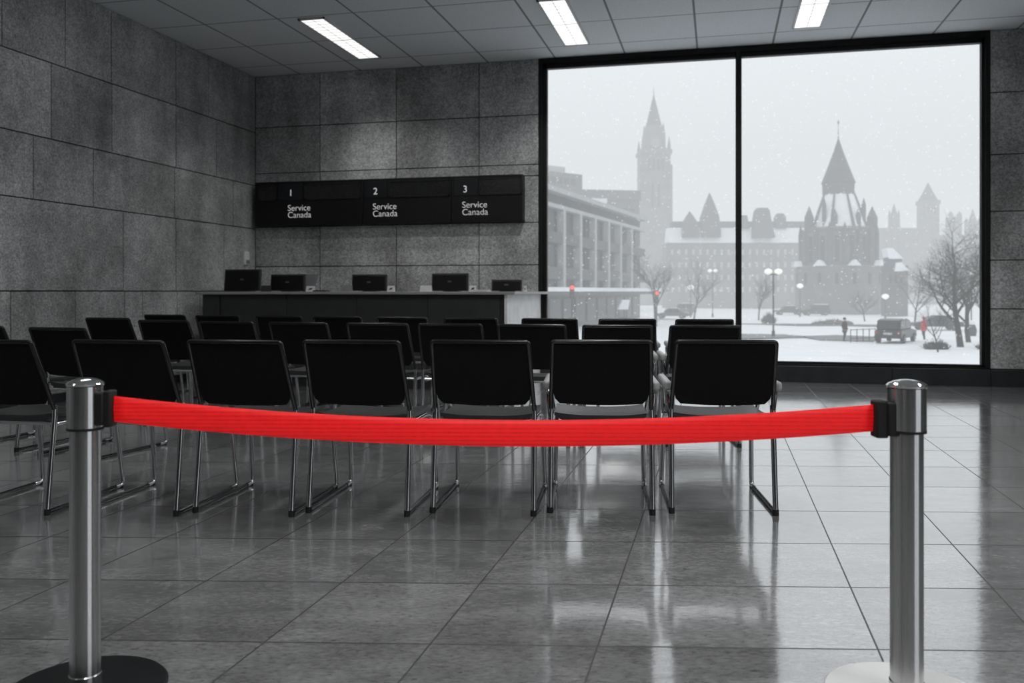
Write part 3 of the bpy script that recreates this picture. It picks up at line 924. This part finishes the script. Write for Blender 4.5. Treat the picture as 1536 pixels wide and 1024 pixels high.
for px, ptop, w in ((-46.5, 310, 7), (47.5, 310, 8)):
    MB().lathe([(w*k, zr(345, yc)), (w*k, zr(327, yc)), (.3*k, zr(ptop, yc))], 8, (px*k, -8*k, 0)).build('turret', M['stone_dark'], lb)
for px, ptop, w in ((-29, 299, 2.4), (30, 299, 2.4), (-17, 316, 3), (17, 316, 3)):
    MB().square([(w*k, zr(342, yc)), (w*k, zr(ptop + 10, yc)), (.2*k, zr(ptop, yc))], (px*k, -(math.sqrt(max(0, 36**2 - px*px)))*k, 0)).build('roof_pinnacle', M['stone_dark'], lb)

# long block behind
yc = 195; k = yc / F
lo = bld('government_block', 1100, yc, 'long stone block with a snowy mansard roof left of the round library', 'building')
def bx_(mb, p0, p1, t_, b_, d0=0, d1=40): mb.mm((p0-1100)*k, (p1-1100)*k, d0*k, d1*k, zr(b_, yc) if b_ is not None else 0, zr(t_, yc)); return mb
bx_(MB(), 1000, 1222, 364, None).build('wall', M['stone_far'], lo)
MB().prism_x([(-2*k, zr(364, yc)), (42*k, zr(364, yc)), (30*k, zr(341, yc)), (10*k, zr(341, yc))], (1004-1100)*k, (1222-1100)*k).build('snowy_roof', M['snow'], lo)
bx_(MB(), 1010, 1222, 331, 342, 12, 30).build('roof_ridge', M['slate'], lo)
MB().square([(14*k, zr(356, yc)), (14*k, zr(345, yc)), (12*k, zr(325, yc)), (6*k, zr(304, yc)), (.3*k, zr(288, yc))], ((1066-1100)*k, 8*k, 0)).build('tower_roof', M['slate'], lo)
MB().square([(13*k, zr(356, yc)), (11*k, zr(335, yc)), (5*k, zr(324, yc)), (.3*k, zr(316, yc))], ((1036-1100)*k, 8*k, 0)).build('tower_roof', M['slate'], lo)
MB().square([(16*k, zr(357, yc)), (12*k, zr(335, yc)), (9.5*k, zr(316, yc)), (7*k, zr(312, yc))], ((1143-1100)*k, 2*k, 0)).build('pavilion_roof', M['slate'], lo)
MB().square([(8*k, zr(342, yc)), (7*k, zr(324, yc)), (4*k, zr(319, yc))], ((1174-1100)*k, 14*k, 0)).build('chimney_tower', M['slate'], lo)
MB().square([(9*k, zr(342, yc)), (6*k, zr(322, yc))], ((1117-1100)*k, 14*k, 0)).build('chimney_tower', M['slate'], lo)
pw = None
for py in (374, 393, 412, 430):
    for i in range(20):
        px = 1008 + i*10.6
        if px > 1214: continue
        L = ((px - 1100)*k, -.1, zr(py + 8, yc))
        if pw is None:
            pw = MB().mm(-1.7*k, 1.7*k, -.05, .3, 0, 8*k).build('window', M['pale_wall'], lo, loc=L)
        elif py == 374: copy_part(pw, L)
        else:
            copy_part(pw, L).data = copy_part.dark if hasattr(copy_part, 'dark') else pw.data

# far blocks on the right
yc = 265; k = yc / F
def far(name, px, label, cat, yc=265): return bld(name, px, yc, label, cat)
fb = far('far_block', 1400, 'pale distant stone block with a low roofline right of the library', 'building')
MB().mm(-90*k, 110*k, 0, 30*k, 0, zr(352, yc)).build('wall', M['stone_far'], fb)
MB().mm(-90*k, -18*k, -2*k, 20*k, 0, zr(342, yc)).build('wing', M['stone_far'], fb)
MB().mm(-70*k, -50*k, -3*k, -1*k, zr(346, yc), zr(338, yc)).build('snowy_roof', M['snow'], fb)
ft = far('far_tower', 1392, 'faint square tower with a pointed roof right of the library', 'tower', 255)
yt = 255; kt = yt / F
MB().square([(11.5*kt, 0), (11.5*kt, zr(308, yt)), (13*kt, zr(306, yt)), (12.5*kt, zr(301, yt))]).build('shaft', M['stone_far'], ft)
MB().lathe([(14.5*kt, zr(302, yt)), (8*kt, zr(290, yt)), (.4*kt, zr(274, yt))], 8, rot0=math.pi/8).build('spire', M['slate'], ft)
for px in (-5, 0, 5): MB().mm(px*kt - .9*kt, px*kt + .9*kt, -11.8*kt, -11*kt, zr(322, yt), zr(311, yt)).build('window', M['win_far'], ft)
for px, w, b, tp, lab in ((1341, 3.6, 320, 305, 'thin distant spire just right of the library'), (1459, 5, 332, 313, 'distant pointed spire behind the bare tree crown')):
    s_ = far('church_spire', px, lab, 'spire', 262); k2 = 262/F
    MB().square([(w*k2, 0), (w*k2, zr(b, 262))]).build('shaft', M['stone_far'], s_)
    MB().lathe([(w*1.2*k2, zr(b, 262)), (.2*k2, zr(tp, 262))], 8).build('spire', M['slate'], s_)
    for q in (-1, 1): MB().square([(w*.4*k2, 0), (w*.4*k2, zr(b+1, 262)), (.1*k2, zr(b-6, 262))], (q*w*1.9*k2, 0, 0)).build('pinnacle', M['stone_far'], s_)
s_ = far('far_keep', 1434, 'distant blocky twin-topped tower above the bare tree', 'tower', 262)
MB().mm(-9*k2, 9*k2, 0, 14*k2, 0, zr(325, 262)).build('shaft', M['stone_far'], s_)
for q in (-6.5, 6.5): MB().square([(2.6*k2, zr(327, 262)), (2.6*k2, zr(321, 262)), (.6*k2, zr(317, 262))], (q*k2, 3*k2, 0)).build('turret', M['stone_far'], s_)
# snowy little house right of library
yc = 132; k = yc / F
hs = bld('gabled_house', 1345, yc, 'small house with two snowy roof slopes beside the library', 'house')
MB().mm(-15*k, 17*k, 0, 20*k, 0, zr(398, yc)).build('wall', M['stone_dark'], hs)
MB().prism_y([(-15*k, zr(372, yc)), (-6*k, zr(372, yc)), (10*k, zr(388, yc)), (-12*k, zr(388, yc))], -1*k, 18*k).build('snowy_roof', M['snow'], hs)
MB().mm(-13*k, 8*k, 0, 16*k, zr(398, yc), zr(386, yc)).build('upper_wall', M['stone_dark'], hs)
MB().prism_y([(-2*k, zr(394, yc)), (6*k, zr(393, yc)), (18*k, zr(406, yc)), (-4*k, zr(407, yc))], -3*k, 6*k).build('porch_roof', M['snow'], hs)
for px in (-9, -1, 7): MB().mm(px*k - 1.6*k, px*k + 1.6*k, -.15, .1, zr(424, yc), zr(412, yc)).build('window', M['win_far'], hs)

# modern shop block on the left, facade running away from the window
A = Vector((3.2, 84)); B = Vector((18.6, 122))
d = (B - A); Lf = d.length; ang = math.atan2(d.y, d.x)     # camera-frame angle of facade
ax, ay = room(*A)
sb = thing('shop_block', 'grey modern shop block with pale columns and window bands, at the left of the view', 'building', (ax, ay, GZ), TH + ang)
# local x along the facade (away), local -y towards the street/right... outside face is y = 0, body at +y
Hb = 13.6
MB().mm(-16, Lf, .6, 22, 0, Hb).build('wall', M['mid_wall'], sb)
MB().mm(-16, Lf, -.5, 22, Hb, Hb + .5).build('cornice', M['pale_wall'], sb)
MB().mm(-16, Lf, .2, 21, Hb + .5, Hb + .7).build('roof_snow', M['snow'], sb)
MB().mm(-16, Lf + .2, -.2, .8, Hb - 1.5, Hb - 1.1).build('string_course', M['pale_wall'], sb)
MB().mm(-16, Lf + .2, -.1, .8, 8.6, 9.7).build('spandrel', M['mid_wall'], sb)
MB().mm(-16, Lf + .2, -.1, .8, 5.0, 6.2).build('spandrel', M['mid_wall'], sb)
MB().mm(-16, Lf + .2, -2.4, .8, 3.4, 3.75).build('canopy', M['mid_wall'], sb)
MB().mm(-16, Lf + .2, -2.5, .7, 3.75, 4.15).build('canopy_snow', M['snow'], sb)
pw = None
for z0, z1 in ((6.3, 8.5), (9.8, 11.9), (4.2, 5.0)):
    for i in range(16):
        xx = -12 + i*3.3
        if xx + 2.6 > Lf: continue
        w = MB().mm(0, 2.4, .45, .62, 0, z1 - z0).build('window', M['win_far'], sb, loc=(xx, 0, z0))
for i in range(9):
    xx = -11.5 + i*5.6
    if xx < Lf: MB().mm(-.35, .35, -.25, .7, 3.9, Hb - 1.5).build('column', M['pale_wall'], sb, loc=(xx, 0, 0))
for i in range(12):
    xx = -10 + i*4.2
    if xx + 3 < Lf: MB().mm(0, 3.2, .4, .62, .4, 3.0).build('shop_window', M['win_far'], sb, loc=(xx, 0, 0))
# buildings above it
yc = 165; k = yc / F
wb_ = bld('white_block', 838, yc, 'faint pale tower block rising behind the shop block', 'building', rot=math.radians(38))
MB().mm(-70*k, 48*k, 0, 60*k, 0, zr(258, yc)).build('wall', M['mid_wall'], wb_)
MB().mm(-60*k, 20*k, 8*k, 50*k, zr(258, yc), zr(248, yc)).build('penthouse', M['pale_wall'], wb_)
for i in range(6): MB().mm(-40*k + i*13*k, -32*k + i*13*k, -.15, .2, zr(275, yc), zr(266, yc)).build('window', M['win_far'], wb_)
yc = 178; k = yc / F
ob = bld('office_block', 915, yc, 'low pale office block between the shop block and the clock tower', 'building', rot=math.radians(10))
MB().mm(-52*k, 46*k, 0, 40*k, 0, zr(300, yc)).build('wall', M['mid_wall'], ob)
MB().mm(-54*k, 48*k, -2*k, 42*k, zr(300, yc), zr(285, yc)).build('top_band', M['mid_wall'], ob)
MB().mm(-40*k, -5*k, -2.3*k, 0, zr(305, yc), zr(298, yc)).build('snow_ledge', M['snow'], ob)
for i in range(8): MB().mm(-46*k + i*11*k, -39*k + i*11*k, -.15, .2, zr(325, yc), zr(312, yc)).build('window', M['win_far'], ob)

# ---------------------------------------------------------------- outside: trees
def grow(mbT, mbB, p, d, L, r, lvl, maxl, rng, spread, up):
    pts = [p]; rs = [r]
    n = 3
    q = p.copy(); dd = d.copy()
    for i in range(n):
        dd = (dd + Vector((rng.uniform(-.16, .16), rng.uniform(-.16, .16), up * .10 - .02*lvl))).normalized()
        q = q + dd * (L / n); pts.append(q.copy()); rs.append(r * (1 - .38*(i+1)/n))
    (mbT if lvl == 0 else mbB).tube(pts, rs, 6 if lvl < 2 else 4)
    if lvl >= maxl: return
    nb_ = 4 if lvl == 0 else 3
    for i in range(nb_):
        t_ = .3 + .7*(i + rng.random())/nb_ if lvl else .45 + .55*(i + .5)/nb_
        j = min(int(t_ * n), n - 1)
        b = pts[j].lerp(pts[j+1], t_*n - j)
        ax = Vector((rng.uniform(-1, 1), rng.uniform(-1, 1), rng.uniform(-.1, .3))).normalized()
        nd = (dd * .8 + ax * spread).normalized()
        grow(mbT, mbB, b, nd, L * rng.uniform(.58, .78), rs[j] * .55, lvl + 1, maxl, rng, spread, up)
    grow(mbT, mbB, pts[-1], (dd + Vector((rng.uniform(-.3, .3), rng.uniform(-.3, .3), .2))).normalized(), L * .7, rs[-1] * .8, lvl + 1, maxl, rng, spread, up)

def tree(px, yc, h, label, seed, r=.16, spread=.9, maxl=5, lean=0.0, group=None, cat='tree', name='bare_tree'):
    rng = random.Random(seed)
    x, y = at(px, yc)
    t = thing(name, label, cat, (x, y, GZ - .1), 0, group)
    a, b = MB(), MB()
    grow(a, b, Vector((0, 0, 0)), Vector((lean, 0, 1)).normalized(), h * .36, r, 0, maxl, rng, spread, .9)
    a.build('trunk', M['bark'], t, True)
    b.build('branches', M['twig'], t)
    return t
G = 'bare winter trees in the square'
tree(1441, 59, 9.0, 'largest bare winter tree, with the thick forked trunk near the right frame', 3, .23, 1.15, 6, -.05, G)
tree(1453, 64, 8.0, 'bare tree with a leaning trunk just right of the largest tree', 11, .19, .9, 5, -.12, G)
tree(1477, 82, 8.2, 'bare tree half hidden by the right window frame', 5, .17, .9, 5, 0, G)
tree(1407, 54.5, 3.9, 'thin bare sapling rising out of the snowy shrub', 8, .055, .8, 4, 0, G)
tree(984, 98, 9.5, 'bare tree in front of the clock tower base in the left pane', 21, .16, .75, 5, 0, G)
tree(1041, 118, 9.0, 'faint bare tree right of the clock tower in the left pane', 23, .14, .7, 5, 0, G)
tree(1138, 112, 7.0, 'faint small bare tree just right of the mullion', 29, .12, .8, 5, 0, G)
tree(1297, 112, 4.6, 'low spreading bare bush before the round library', 31, .10, 1.1, 5, 0, G, 'bush', 'bare_bush')
tree(1372, 100, 7.2, 'bare tree behind the dark vehicle, left of the largest tree', 37, .12, .9, 5, 0, G)

def shrub(px, yc, w, h, label, seed, snow=True, dd=.6):
    rng = random.Random(seed); x, y = at(px, yc)
    t = thing('shrub', label, 'shrub', (x, y, GZ - .05), TH)
    g = MB()
    for i in range(140):
        a = rng.uniform(-w/2, w/2); b = rng.uniform(-w*dd/2, w*dd/2)
        hh = h * rng.uniform(.5, 1) * max(.15, 1 - (2*a/w)**2*.6)
        g.tube([(a*.7, b*.7, 0), (a, b, hh*.6), (a + rng.uniform(-.2, .2), b + rng.uniform(-.2, .2), hh)], [.025, .02, .008], 4)
    g.build('twigs', M['twig'], t)
    c = MB(); nn = 10
    for i in range(9):
        a = (i/8 - .5) * w * .74; q = h * rng.uniform(.55, .9) * (1 - .35*abs(i/4 - 1)); e = w * rng.uniform(.13, .19)
        b = rng.uniform(-.12, .12) * w * dd
        c.lathe([(e*.7, 0), (e, q*.35), (e*.85, q*.65), (e*.45, q*.9), (.02, q)], 9, (a, b, 0), rng.random())
    c.build('foliage', M['stone_dark'], t, True)
    if snow:
        s = MB()
        for i in range(5):
            a = rng.uniform(-w*.3, w*.3)
            s.lathe([(.02, h*.5), (.2, h*.62), (.13, h*.8), (.02, h*.86)], 8, (a, rng.uniform(-.3, .1), 0))
        s.build('snow_cap', M['snow'], t, True)
    return t
shrub(1404, 57.2, 1.6, .75, 'dark shrub dusted with snow at the foot of the sapling', 2)
shrub(1480, 57, 1.2, .6, 'dark shrub at the corner of the right window frame', 4)
shrub(1247, 98, 4.4, .9, 'long low dark hedge clump before the bare bush', 6, False, .3)
shrub(1153, 103, 1.6, 1.5, 'small dark bush by the street lamp behind the road', 9, False, .8)

# ---------------------------------------------------------------- outside: vehicles
def car(px, yc, rotdeg, label, kind='car', snow=True, scale=1.0, paint='carpaint', group=None):
    x, y = at(px, yc)
    t = thing('suv' if kind == 'suv' else 'car', label, 'car', (x, y, GZ + .02), TH + math.radians(rotdeg), group)
    W = .92*scale; Hh = (1.75 if kind == 'suv' else 1.42)*scale; L = 2.25*scale
    bh = .98*scale if kind == 'suv' else .82*scale
    MB().prism_x([(-L, .42*scale), (-L*.99, .35*scale), (L*.98, .35*scale), (L, .5*scale), (L*.97, bh*.86), (L*.5, bh), (-L*.98, bh), (-L, bh*.8)], -W, W).build('body', M[paint], t, bevel=.11, seg=3)
    if kind == 'suv': prof = [(-L*.97, bh), (L*.56, bh), (L*.2, Hh - .07), (L*.02, Hh), (-L*.6, Hh), (-L*.84, Hh - .10), (-L*.9, Hh - .25)]
    else: prof = [(-L*.75, bh), (L*.45, bh), (L*.12, Hh), (-L*.35, Hh)]
    MB().prism_x(prof, -W*.88, W*.88).build('cabin', M[paint], t, bevel=.10, seg=3)
    zc = (bh + Hh)/2
    # side windows, windscreen, rear window
    y0, y1 = (-L*.84, L*.3) if kind == 'suv' else (-L*.48, L*.22)
    for s in (-1, 1):
        for a, b in ((y0, (y0+y1)/2 - .05), ((y0+y1)/2 + .05, y1)):
            MB().mm(s*W*.87 - .02, s*W*.87 + .02, a, b, bh + .06, Hh - .14).build('side_window', M['carglass'], t)
    yr = prof[0][0] if kind == 'suv' else -L*.56
    R = Matrix.Rotation(math.radians(-14 if kind == 'suv' else -38), 3, 'X')
    MB().mm(-W*.74, W*.74, yr + .02, yr + .07, bh + .08, Hh - .16, rot=R).build('rear_window', M['carglass'], t)
    R = Matrix.Rotation(math.radians(48 if kind != 'suv' else 38), 3, 'X')
    MB().mm(-W*.76, W*.76, L*.33, L*.37, bh + .02, Hh - .02, rot=R).build('windscreen', M['carglass'], t)
    MB().mm(-.3, .3, -L - .03, -L + .02, .62*scale, .78*scale).build('number_plate', M['pale_wall'], t)
    for s in (-1, 1):
        MB().mm(s*W*.84 - .1, s*W*.84 + .1, -L - .03, -L + .05, bh*.72, bh*.9).build('tail_light', mat('tail_red', (.25, .02, .02), .4, noise=(3, .1)) if 'tail' not in M else M['tail'], t)
        for yy in (-L*.64, L*.62):
            o = MB().lathe([(.33*scale, -.12), (.34*scale, -.09), (.34*scale, .09), (.33*scale, .12)], 20).build('wheel', M['rubber'], t, True, loc=(s*W*.92, yy, .34*scale - .02))
            o.rotation_euler = (0, math.pi/2, 0)
            hb_ = MB().lathe([(.19*scale, -.13), (.19*scale, .13)], 14).build('hub', M['greycard'], o, True)
    MB().mm(-W, W, -L - .05, -L + .1, .36*scale, .55*scale).build('bumper', M['rubber'], t, bevel=.03)
    if snow:
        MB().mm(-W*.78, W*.78, prof[-2][0] if kind == 'suv' else -L*.33, L*.1, Hh, Hh + .09).build('roof_snow', M['snow'], t, bevel=.04)
    return t
M['tail'] = mat('tail_red', (.25, .02, .02), .4, noise=(3, .1))
car(1344, 64, -38, 'dark parked vehicle with pale number plate in the snow before the large tree', 'suv', False)
car(1404, 84, 80, 'dark low car parked behind the person in red', 'car', False)
GC = 'snow-topped cars parked before the long block'
car(1182, 139, 88, 'snow-topped parked car left of the library, nearest the mullion', 'car', True, 1.0, 'carpaint', GC)
car(1223, 136, 88, 'snow-topped parked car directly before the library steps', 'suv', True, .95, 'carpaint', GC)
car(1023, 142, 80, 'snow-topped parked car under the twin street lamp in the left pane', 'suv', True, 1.0, 'mid_wall', GC)
car(1008, 120, 70, 'snow-covered parked car beside the red traffic light', 'car', True, 1.0, 'mid_wall', GC)

# ---------------------------------------------------------------- outside: people
def person(px, yc, label, coat, rot=0, hat=None, step=.12):
    x, y = at(px, yc)
    t = thing('person', label, 'person', (x, y, GZ), TH + rot)
    J = {'pel': (0, 0, .92), 'bel': (0, 0, 1.10), 'che': (0, .0, 1.33), 'nec': (0, .01, 1.50), 'hd0': (0, -.01, 1.57), 'hd1': (0, -.015, 1.66), 'hd2': (0, 0, 1.74),
         'hl': (-.10, 0, .88), 'kl': (-.11, -step*.6, .50), 'al': (-.11, step*.1, .08), 'tl': (-.12, -.15 + step*.1, .03),
         'hr': (.10, 0, .88), 'kr': (.11, step*.3, .50), 'ar': (.11, step*1.4, .09), 'tr': (.12, step*1.4 - .15, .03),
         'sl': (-.18, 0, 1.41), 'el': (-.25, .04, 1.14), 'wl': (-.24, -.08, .92), 'fl': (-.23, -.12, .84),
         'sr': (.18, 0, 1.41), 'er': (.25, .03, 1.14), 'wr': (.24, -.06, .92), 'fr': (.23, -.10, .84)}
    R = {'pel': .15, 'bel': .14, 'che': .15, 'nec': .06, 'hd0': .085, 'hd1': .10, 'hd2': .075, 'hl': .10, 'kl': .065, 'al': .05, 'tl': .042, 'hr': .10, 'kr': .065, 'ar': .05, 'tr': .042,
         'sl': .075, 'el': .055, 'wl': .042, 'fl': .035, 'sr': .075, 'er': .055, 'wr': .042, 'fr': .035}
    E = [('pel', 'bel'), ('bel', 'che'), ('che', 'nec'), ('nec', 'hd0'), ('hd0', 'hd1'), ('hd1', 'hd2'), ('pel', 'hl'), ('hl', 'kl'), ('kl', 'al'), ('al', 'tl'),
         ('pel', 'hr'), ('hr', 'kr'), ('kr', 'ar'), ('ar', 'tr'), ('che', 'sl'), ('sl', 'el'), ('el', 'wl'), ('wl', 'fl'), ('che', 'sr'), ('sr', 'er'), ('er', 'wr'), ('wr', 'fr')]
    ks = list(J)
    me = bpy.data.meshes.new('body'); me.from_pydata([J[q] for q in ks], [(ks.index(a), ks.index(b)) for a, b in E], [])
    o = bpy.data.objects.new('body', me); COL.objects.link(o)
    o.modifiers.new('skin', 'SKIN'); s2 = o.modifiers.new('sub', 'SUBSURF'); s2.levels = 2; s2.render_levels = 2
    if not me.skin_vertices: 
        pass
    sv = me.skin_vertices[0].data
    for i, q in enumerate(ks): sv[i].radius = (R[q], R[q] * (.8 if q in ('pel', 'bel', 'che') else 1)); sv[i].use_root = (q == 'pel')
    dg = bpy.context.evaluated_depsgraph_get()
    m2 = bpy.data.meshes.new_from_object(o.evaluated_get(dg))
    bpy.data.objects.remove(o)
    m2.materials.clear()
    for q in (M['coat_dark'], coat, M['skin']): m2.materials.append(q)
    for p in m2.polygons:
        c = p.center; p.use_smooth = True
        p.material_index = 2 if (c.z > 1.52 or (c.z < .90 and abs(c.x) > .19)) else (1 if c.z > .78 else 0)
    o = bpy.data.objects.new('body', m2); COL.objects.link(o); o.parent = t
    # coat skirt, hood or hat, face
    MB().lathe([(.21, .70), (.19, .95), (.165, 1.12), (.185, 1.30), (.17, 1.42), (.09, 1.51)], 16, sy=.78).build('coat', coat, t, True)
    MB().lathe([(.112, 1.66), (.118, 1.70), (.10, 1.77), (.05, 1.81), (.01, 1.82)], 14, (0, .012, 0)).build('hat', hat or M['coat_dark'], t, True)
    MB().lathe([(.014, 0), (.004, .03)], 6, (0, -.125, 1.62)).build('nose', M['skin'], t, True)
    for s in (-1, 1): MB().box((s*.035, -.108, 1.655), (.018, .012, .010)).build('eye', M['ink'], t)
    return t
person(1267, 65, 'person in a dark coat standing by the railing in the snow', M['coat_dark'], math.radians(30))
person(1385.5, 67, 'person in a red coat walking beside the dark parked vehicle', M['coat_red'], math.radians(200), M['coat_red'])

# ---------------------------------------------------------------- outside: street furniture
def lamp(px, yc, ptop, label, twin=False):
    x, y = at(px, yc); h = zr(ptop, yc)
    t = thing('street_lamp', label, 'street lamp', (x, y, GZ - .05), TH, 'globe street lamps')
    MB().lathe([(.14, 0), (.14, .5), (.075, .6), (.055, h)], 10).build('pole', M['pole'], t, True)
    offs = (-.42, .42) if twin else (0,)
    if twin: MB().tube([(-.42, 0, h), (0, 0, h + .05), (.42, 0, h)], .045, 6).build('arm', M['pole'], t)
    r = .34 if twin else .5
    for a in offs:
        MB().lathe([(.05, 0), (r*.8, r*.35), (r, r*.75), (r*.8, r*1.2), (r*.3, r*1.45), (.02, r*1.5)], 14, (a, 0, h)).build('globe', M['lampglow'], t, True)
    return t
lamp(1160, 72, 411, 'twin-globe street lamp standing by the road in the right pane', True)
lamp(1200, 129, 432, 'single-globe street lamp in front of the library left side')
lamp(1069, 128, 408, 'twin-globe street lamp in the left pane', True)
lamp(1036, 128, 434, 'single-globe street lamp in the left pane')
lamp(1328, 122, 448, 'single-globe street lamp right of the library')
lamp(1457, 95, 412, 'single-globe street lamp behind the largest tree')

def signal(px, yc, py, label):
    x, y = at(px, yc); h = zr(py, yc)
    t = thing('traffic_light', label, 'traffic light', (x, y, GZ - .05), TH, 'traffic lights showing red')
    MB().lathe([(.09, 0), (.07, h - .5)], 10).build('pole', M['pole'], t, True)
    hd = MB().mm(-.2, .2, -.14, .14, h - .95, h + .35).build('housing', M['pole'], t, bevel=.03)
    for i, m in enumerate(('redglow', 'badge', 'badge')):
        o = MB().lathe([(.2 if i == 0 else .14, 0), (.16 if i == 0 else .1, .06), (.02, .08)], 14).build('lens', M[m], hd, True, loc=(0, -.14, h + .05 - i*.38))
        o.rotation_euler = (math.pi/2, 0, 0)
    return t
signal(985, 95, 439.5, 'traffic light showing red at the foot of the clock tower tree')
signal(858, 78, 431, 'traffic light showing red before the shop block canopy')

# railing
x0, y0 = at(1276, 64.5); x1, y1 = at(1313, 66)
d = Vector((x1 - x0, y1 - y0, 0))
t = thing('railing', 'thin metal railing between the dark-coated person and the parked vehicle', 'railing', (x0, y0, GZ - .1))
for z in (.35, 1.0): MB().tube([(0, 0, z), (d.x, d.y, z)], .03, 6).build('rail', M['pole'], t)
for i in range(5): MB().tube([(d.x*i/4, d.y*i/4, 0), (d.x*i/4, d.y*i/4, 1.05)], .035, 6).build('post', M['pole'], t)
# litter bin with snow cap
x, y = at(1457.5, 74)
t = thing('litter_bin', 'dark litter bin capped with snow between the two right-hand trunks', 'bin', (x, y, GZ - .05))
MB().lathe([(.34, 0), (.42, .5), (.3, .9), (.25, 1.0)], 14).build('drum', M['pole'], t, True)
MB().lathe([(.26, .98), (.28, 1.1), (.2, 1.28), (.02, 1.34)], 14).build('snow_cap', M['snow'], t, True)
# awning in front of the shop block
x, y = at(935, 92)
t = thing('awning', 'snow-covered slanted awning stall beside the shop block', 'awning', (x, y, GZ - .05), TH)
k = 92/F
MB().prism_y([(-9*k, 1.9), (6*k, 1.9), (9*k, 2.9), (-2*k, 2.9)], -.6, .9).build('snowy_cover', M['snow'], t)
for a in (-7, 5):
    MB().tube([(a*k, 0, 0), (a*k, 0, 1.95)], .05, 6).build('post', M['pole'], t)
MB().mm(-6*k, 5*k, .2, .8, .05, 1.1).build('stall', M['stone_dark'], t)

# ---------------------------------------------------------------- falling snow and haze
rng = random.Random(99)
g = MB()
for i in range(2600):
    yc = 20 + 50 * rng.random()**1.2
    px = rng.uniform(790, 1510); py = rng.uniform(40, 560)
    z = zat(py, yc)
    if z < GZ: continue
    x, y = at(px, yc)
    if y < BY + .6: continue
    r = rng.uniform(.004, .011) * (yc/14)**.75
    vs = [(x + r, y, z), (x - r, y, z), (x, y + r, z), (x, y - r, z), (x, y, z + r), (x, y, z - r)]
    g.add(vs, [(0, 2, 4), (2, 1, 4), (1, 3, 4), (3, 0, 4), (2, 0, 5), (1, 2, 5), (3, 1, 5), (0, 3, 5)])
M['flake'] = mat('snowflake', (.95, .95, .96), .8, noise=(3, .02), emit=((1, 1, 1), .35))  # flakes carry a white glow of their own
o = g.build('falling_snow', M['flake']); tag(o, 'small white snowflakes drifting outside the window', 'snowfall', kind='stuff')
o = MB().mm(-320, 380, 13.0, 460, GZ - 1.5, 72).build('haze', M['haze']); tag(o, 'pale grey winter haze over the snowy city', 'haze', kind='stuff')
try: M['haze'].cycles.homogeneous_volume = True
except Exception: pass

# ---------------------------------------------------------------- world and lights
w = bpy.data.worlds.new('overcast'); S.world = w; w.use_nodes = True
nt = w.node_tree; bg = nt.nodes['Background']
tc = nt.nodes.new('ShaderNodeTexCoord'); sp = nt.nodes.new('ShaderNodeSeparateXYZ'); nt.links.new(tc.outputs['Generated'], sp.inputs[0])
cr = nt.nodes.new('ShaderNodeValToRGB'); nt.links.new(sp.outputs['Z'], cr.inputs[0])
cr.color_ramp.elements[0].position = 0.0; cr.color_ramp.elements[0].color = (.60, .615, .64, 1)
cr.color_ramp.elements[1].position = .45; cr.color_ramp.elements[1].color = (.80, .81, .83, 1)
nt.links.new(cr.outputs[0], bg.inputs['Color']); bg.inputs['Strength'].default_value = 1.48

def area(name, loc, rot, sx, sy, power, portal=False, col=(1, 1, 1)):
    L = bpy.data.lights.new(name, 'AREA'); L.shape = 'RECTANGLE'; L.size = sx; L.size_y = sy; L.energy = power; L.color = col
    o = bpy.data.objects.new(name, L); COL.objects.link(o); o.location = loc; o.rotation_euler = rot
    if portal: L.cycles.is_portal = True
    return o
area('window_portal', ((WX0 + WX1)/2, BY + .45, 2.25), (-math.pi/2, 0, 0), WX1 - WX0, 4.1, 1, True)
area('window_portal', (RX + .35, (VY0 + VY1)/2, (VZ0 + VZ1)/2), (0, math.pi/2, 0), VZ1 - VZ0, VY1 - VY0, 1, True)
# added unseen fill lamps under the ceiling, to brighten the room and floor
for x, p in ((-4.2, 16), (-.6, 60), (3.0, 62)):
    for y in (5.2, 1.0):
        area('ceiling_lamp', (x, y, CZ - .03), (0, 0, 0), .35, 1.7, p, col=(1, .99, .97))

# the three visible fixtures throw their light through the louvres with a cut-off
for x, p in ((-4.585, 34), (-1.755, 60), (1.03, 46)):
    for y in (9.6, 10.5):
        L = bpy.data.lights.new('fixture_lamp', 'SPOT'); L.energy = p; L.spot_size = math.radians(128); L.spot_blend = .55; L.shadow_soft_size = .05
        L.color = (1, .99, .97)
        o = bpy.data.objects.new('fixture_lamp', L); COL.objects.link(o); o.location = (x, y, CZ - .075)

# ---------------------------------------------------------------- camera
cam = bpy.data.cameras.new('camera'); co = bpy.data.objects.new('camera', cam); COL.objects.link(co)
co.location = (0, 0, H); co.rotation_euler = (math.pi/2, 0, TH)
cam.sensor_width = 36; cam.lens = F / 1536 * 36
cam.shift_y = (HY - 512) / 1536
cam.clip_start = .05; cam.clip_end = 1000
cam.dof.use_dof = True; cam.dof.focus_distance = 4.2; cam.dof.aperture_fstop = 3.2
S.camera = co

S.view_settings.view_transform = 'Standard'
S.view_settings.look = 'None'
S.view_settings.exposure = 0.0
S.cycles.use_denoising = True
S.cycles.volume_bounces = 0
S.cycles.transparent_max_bounces = 12
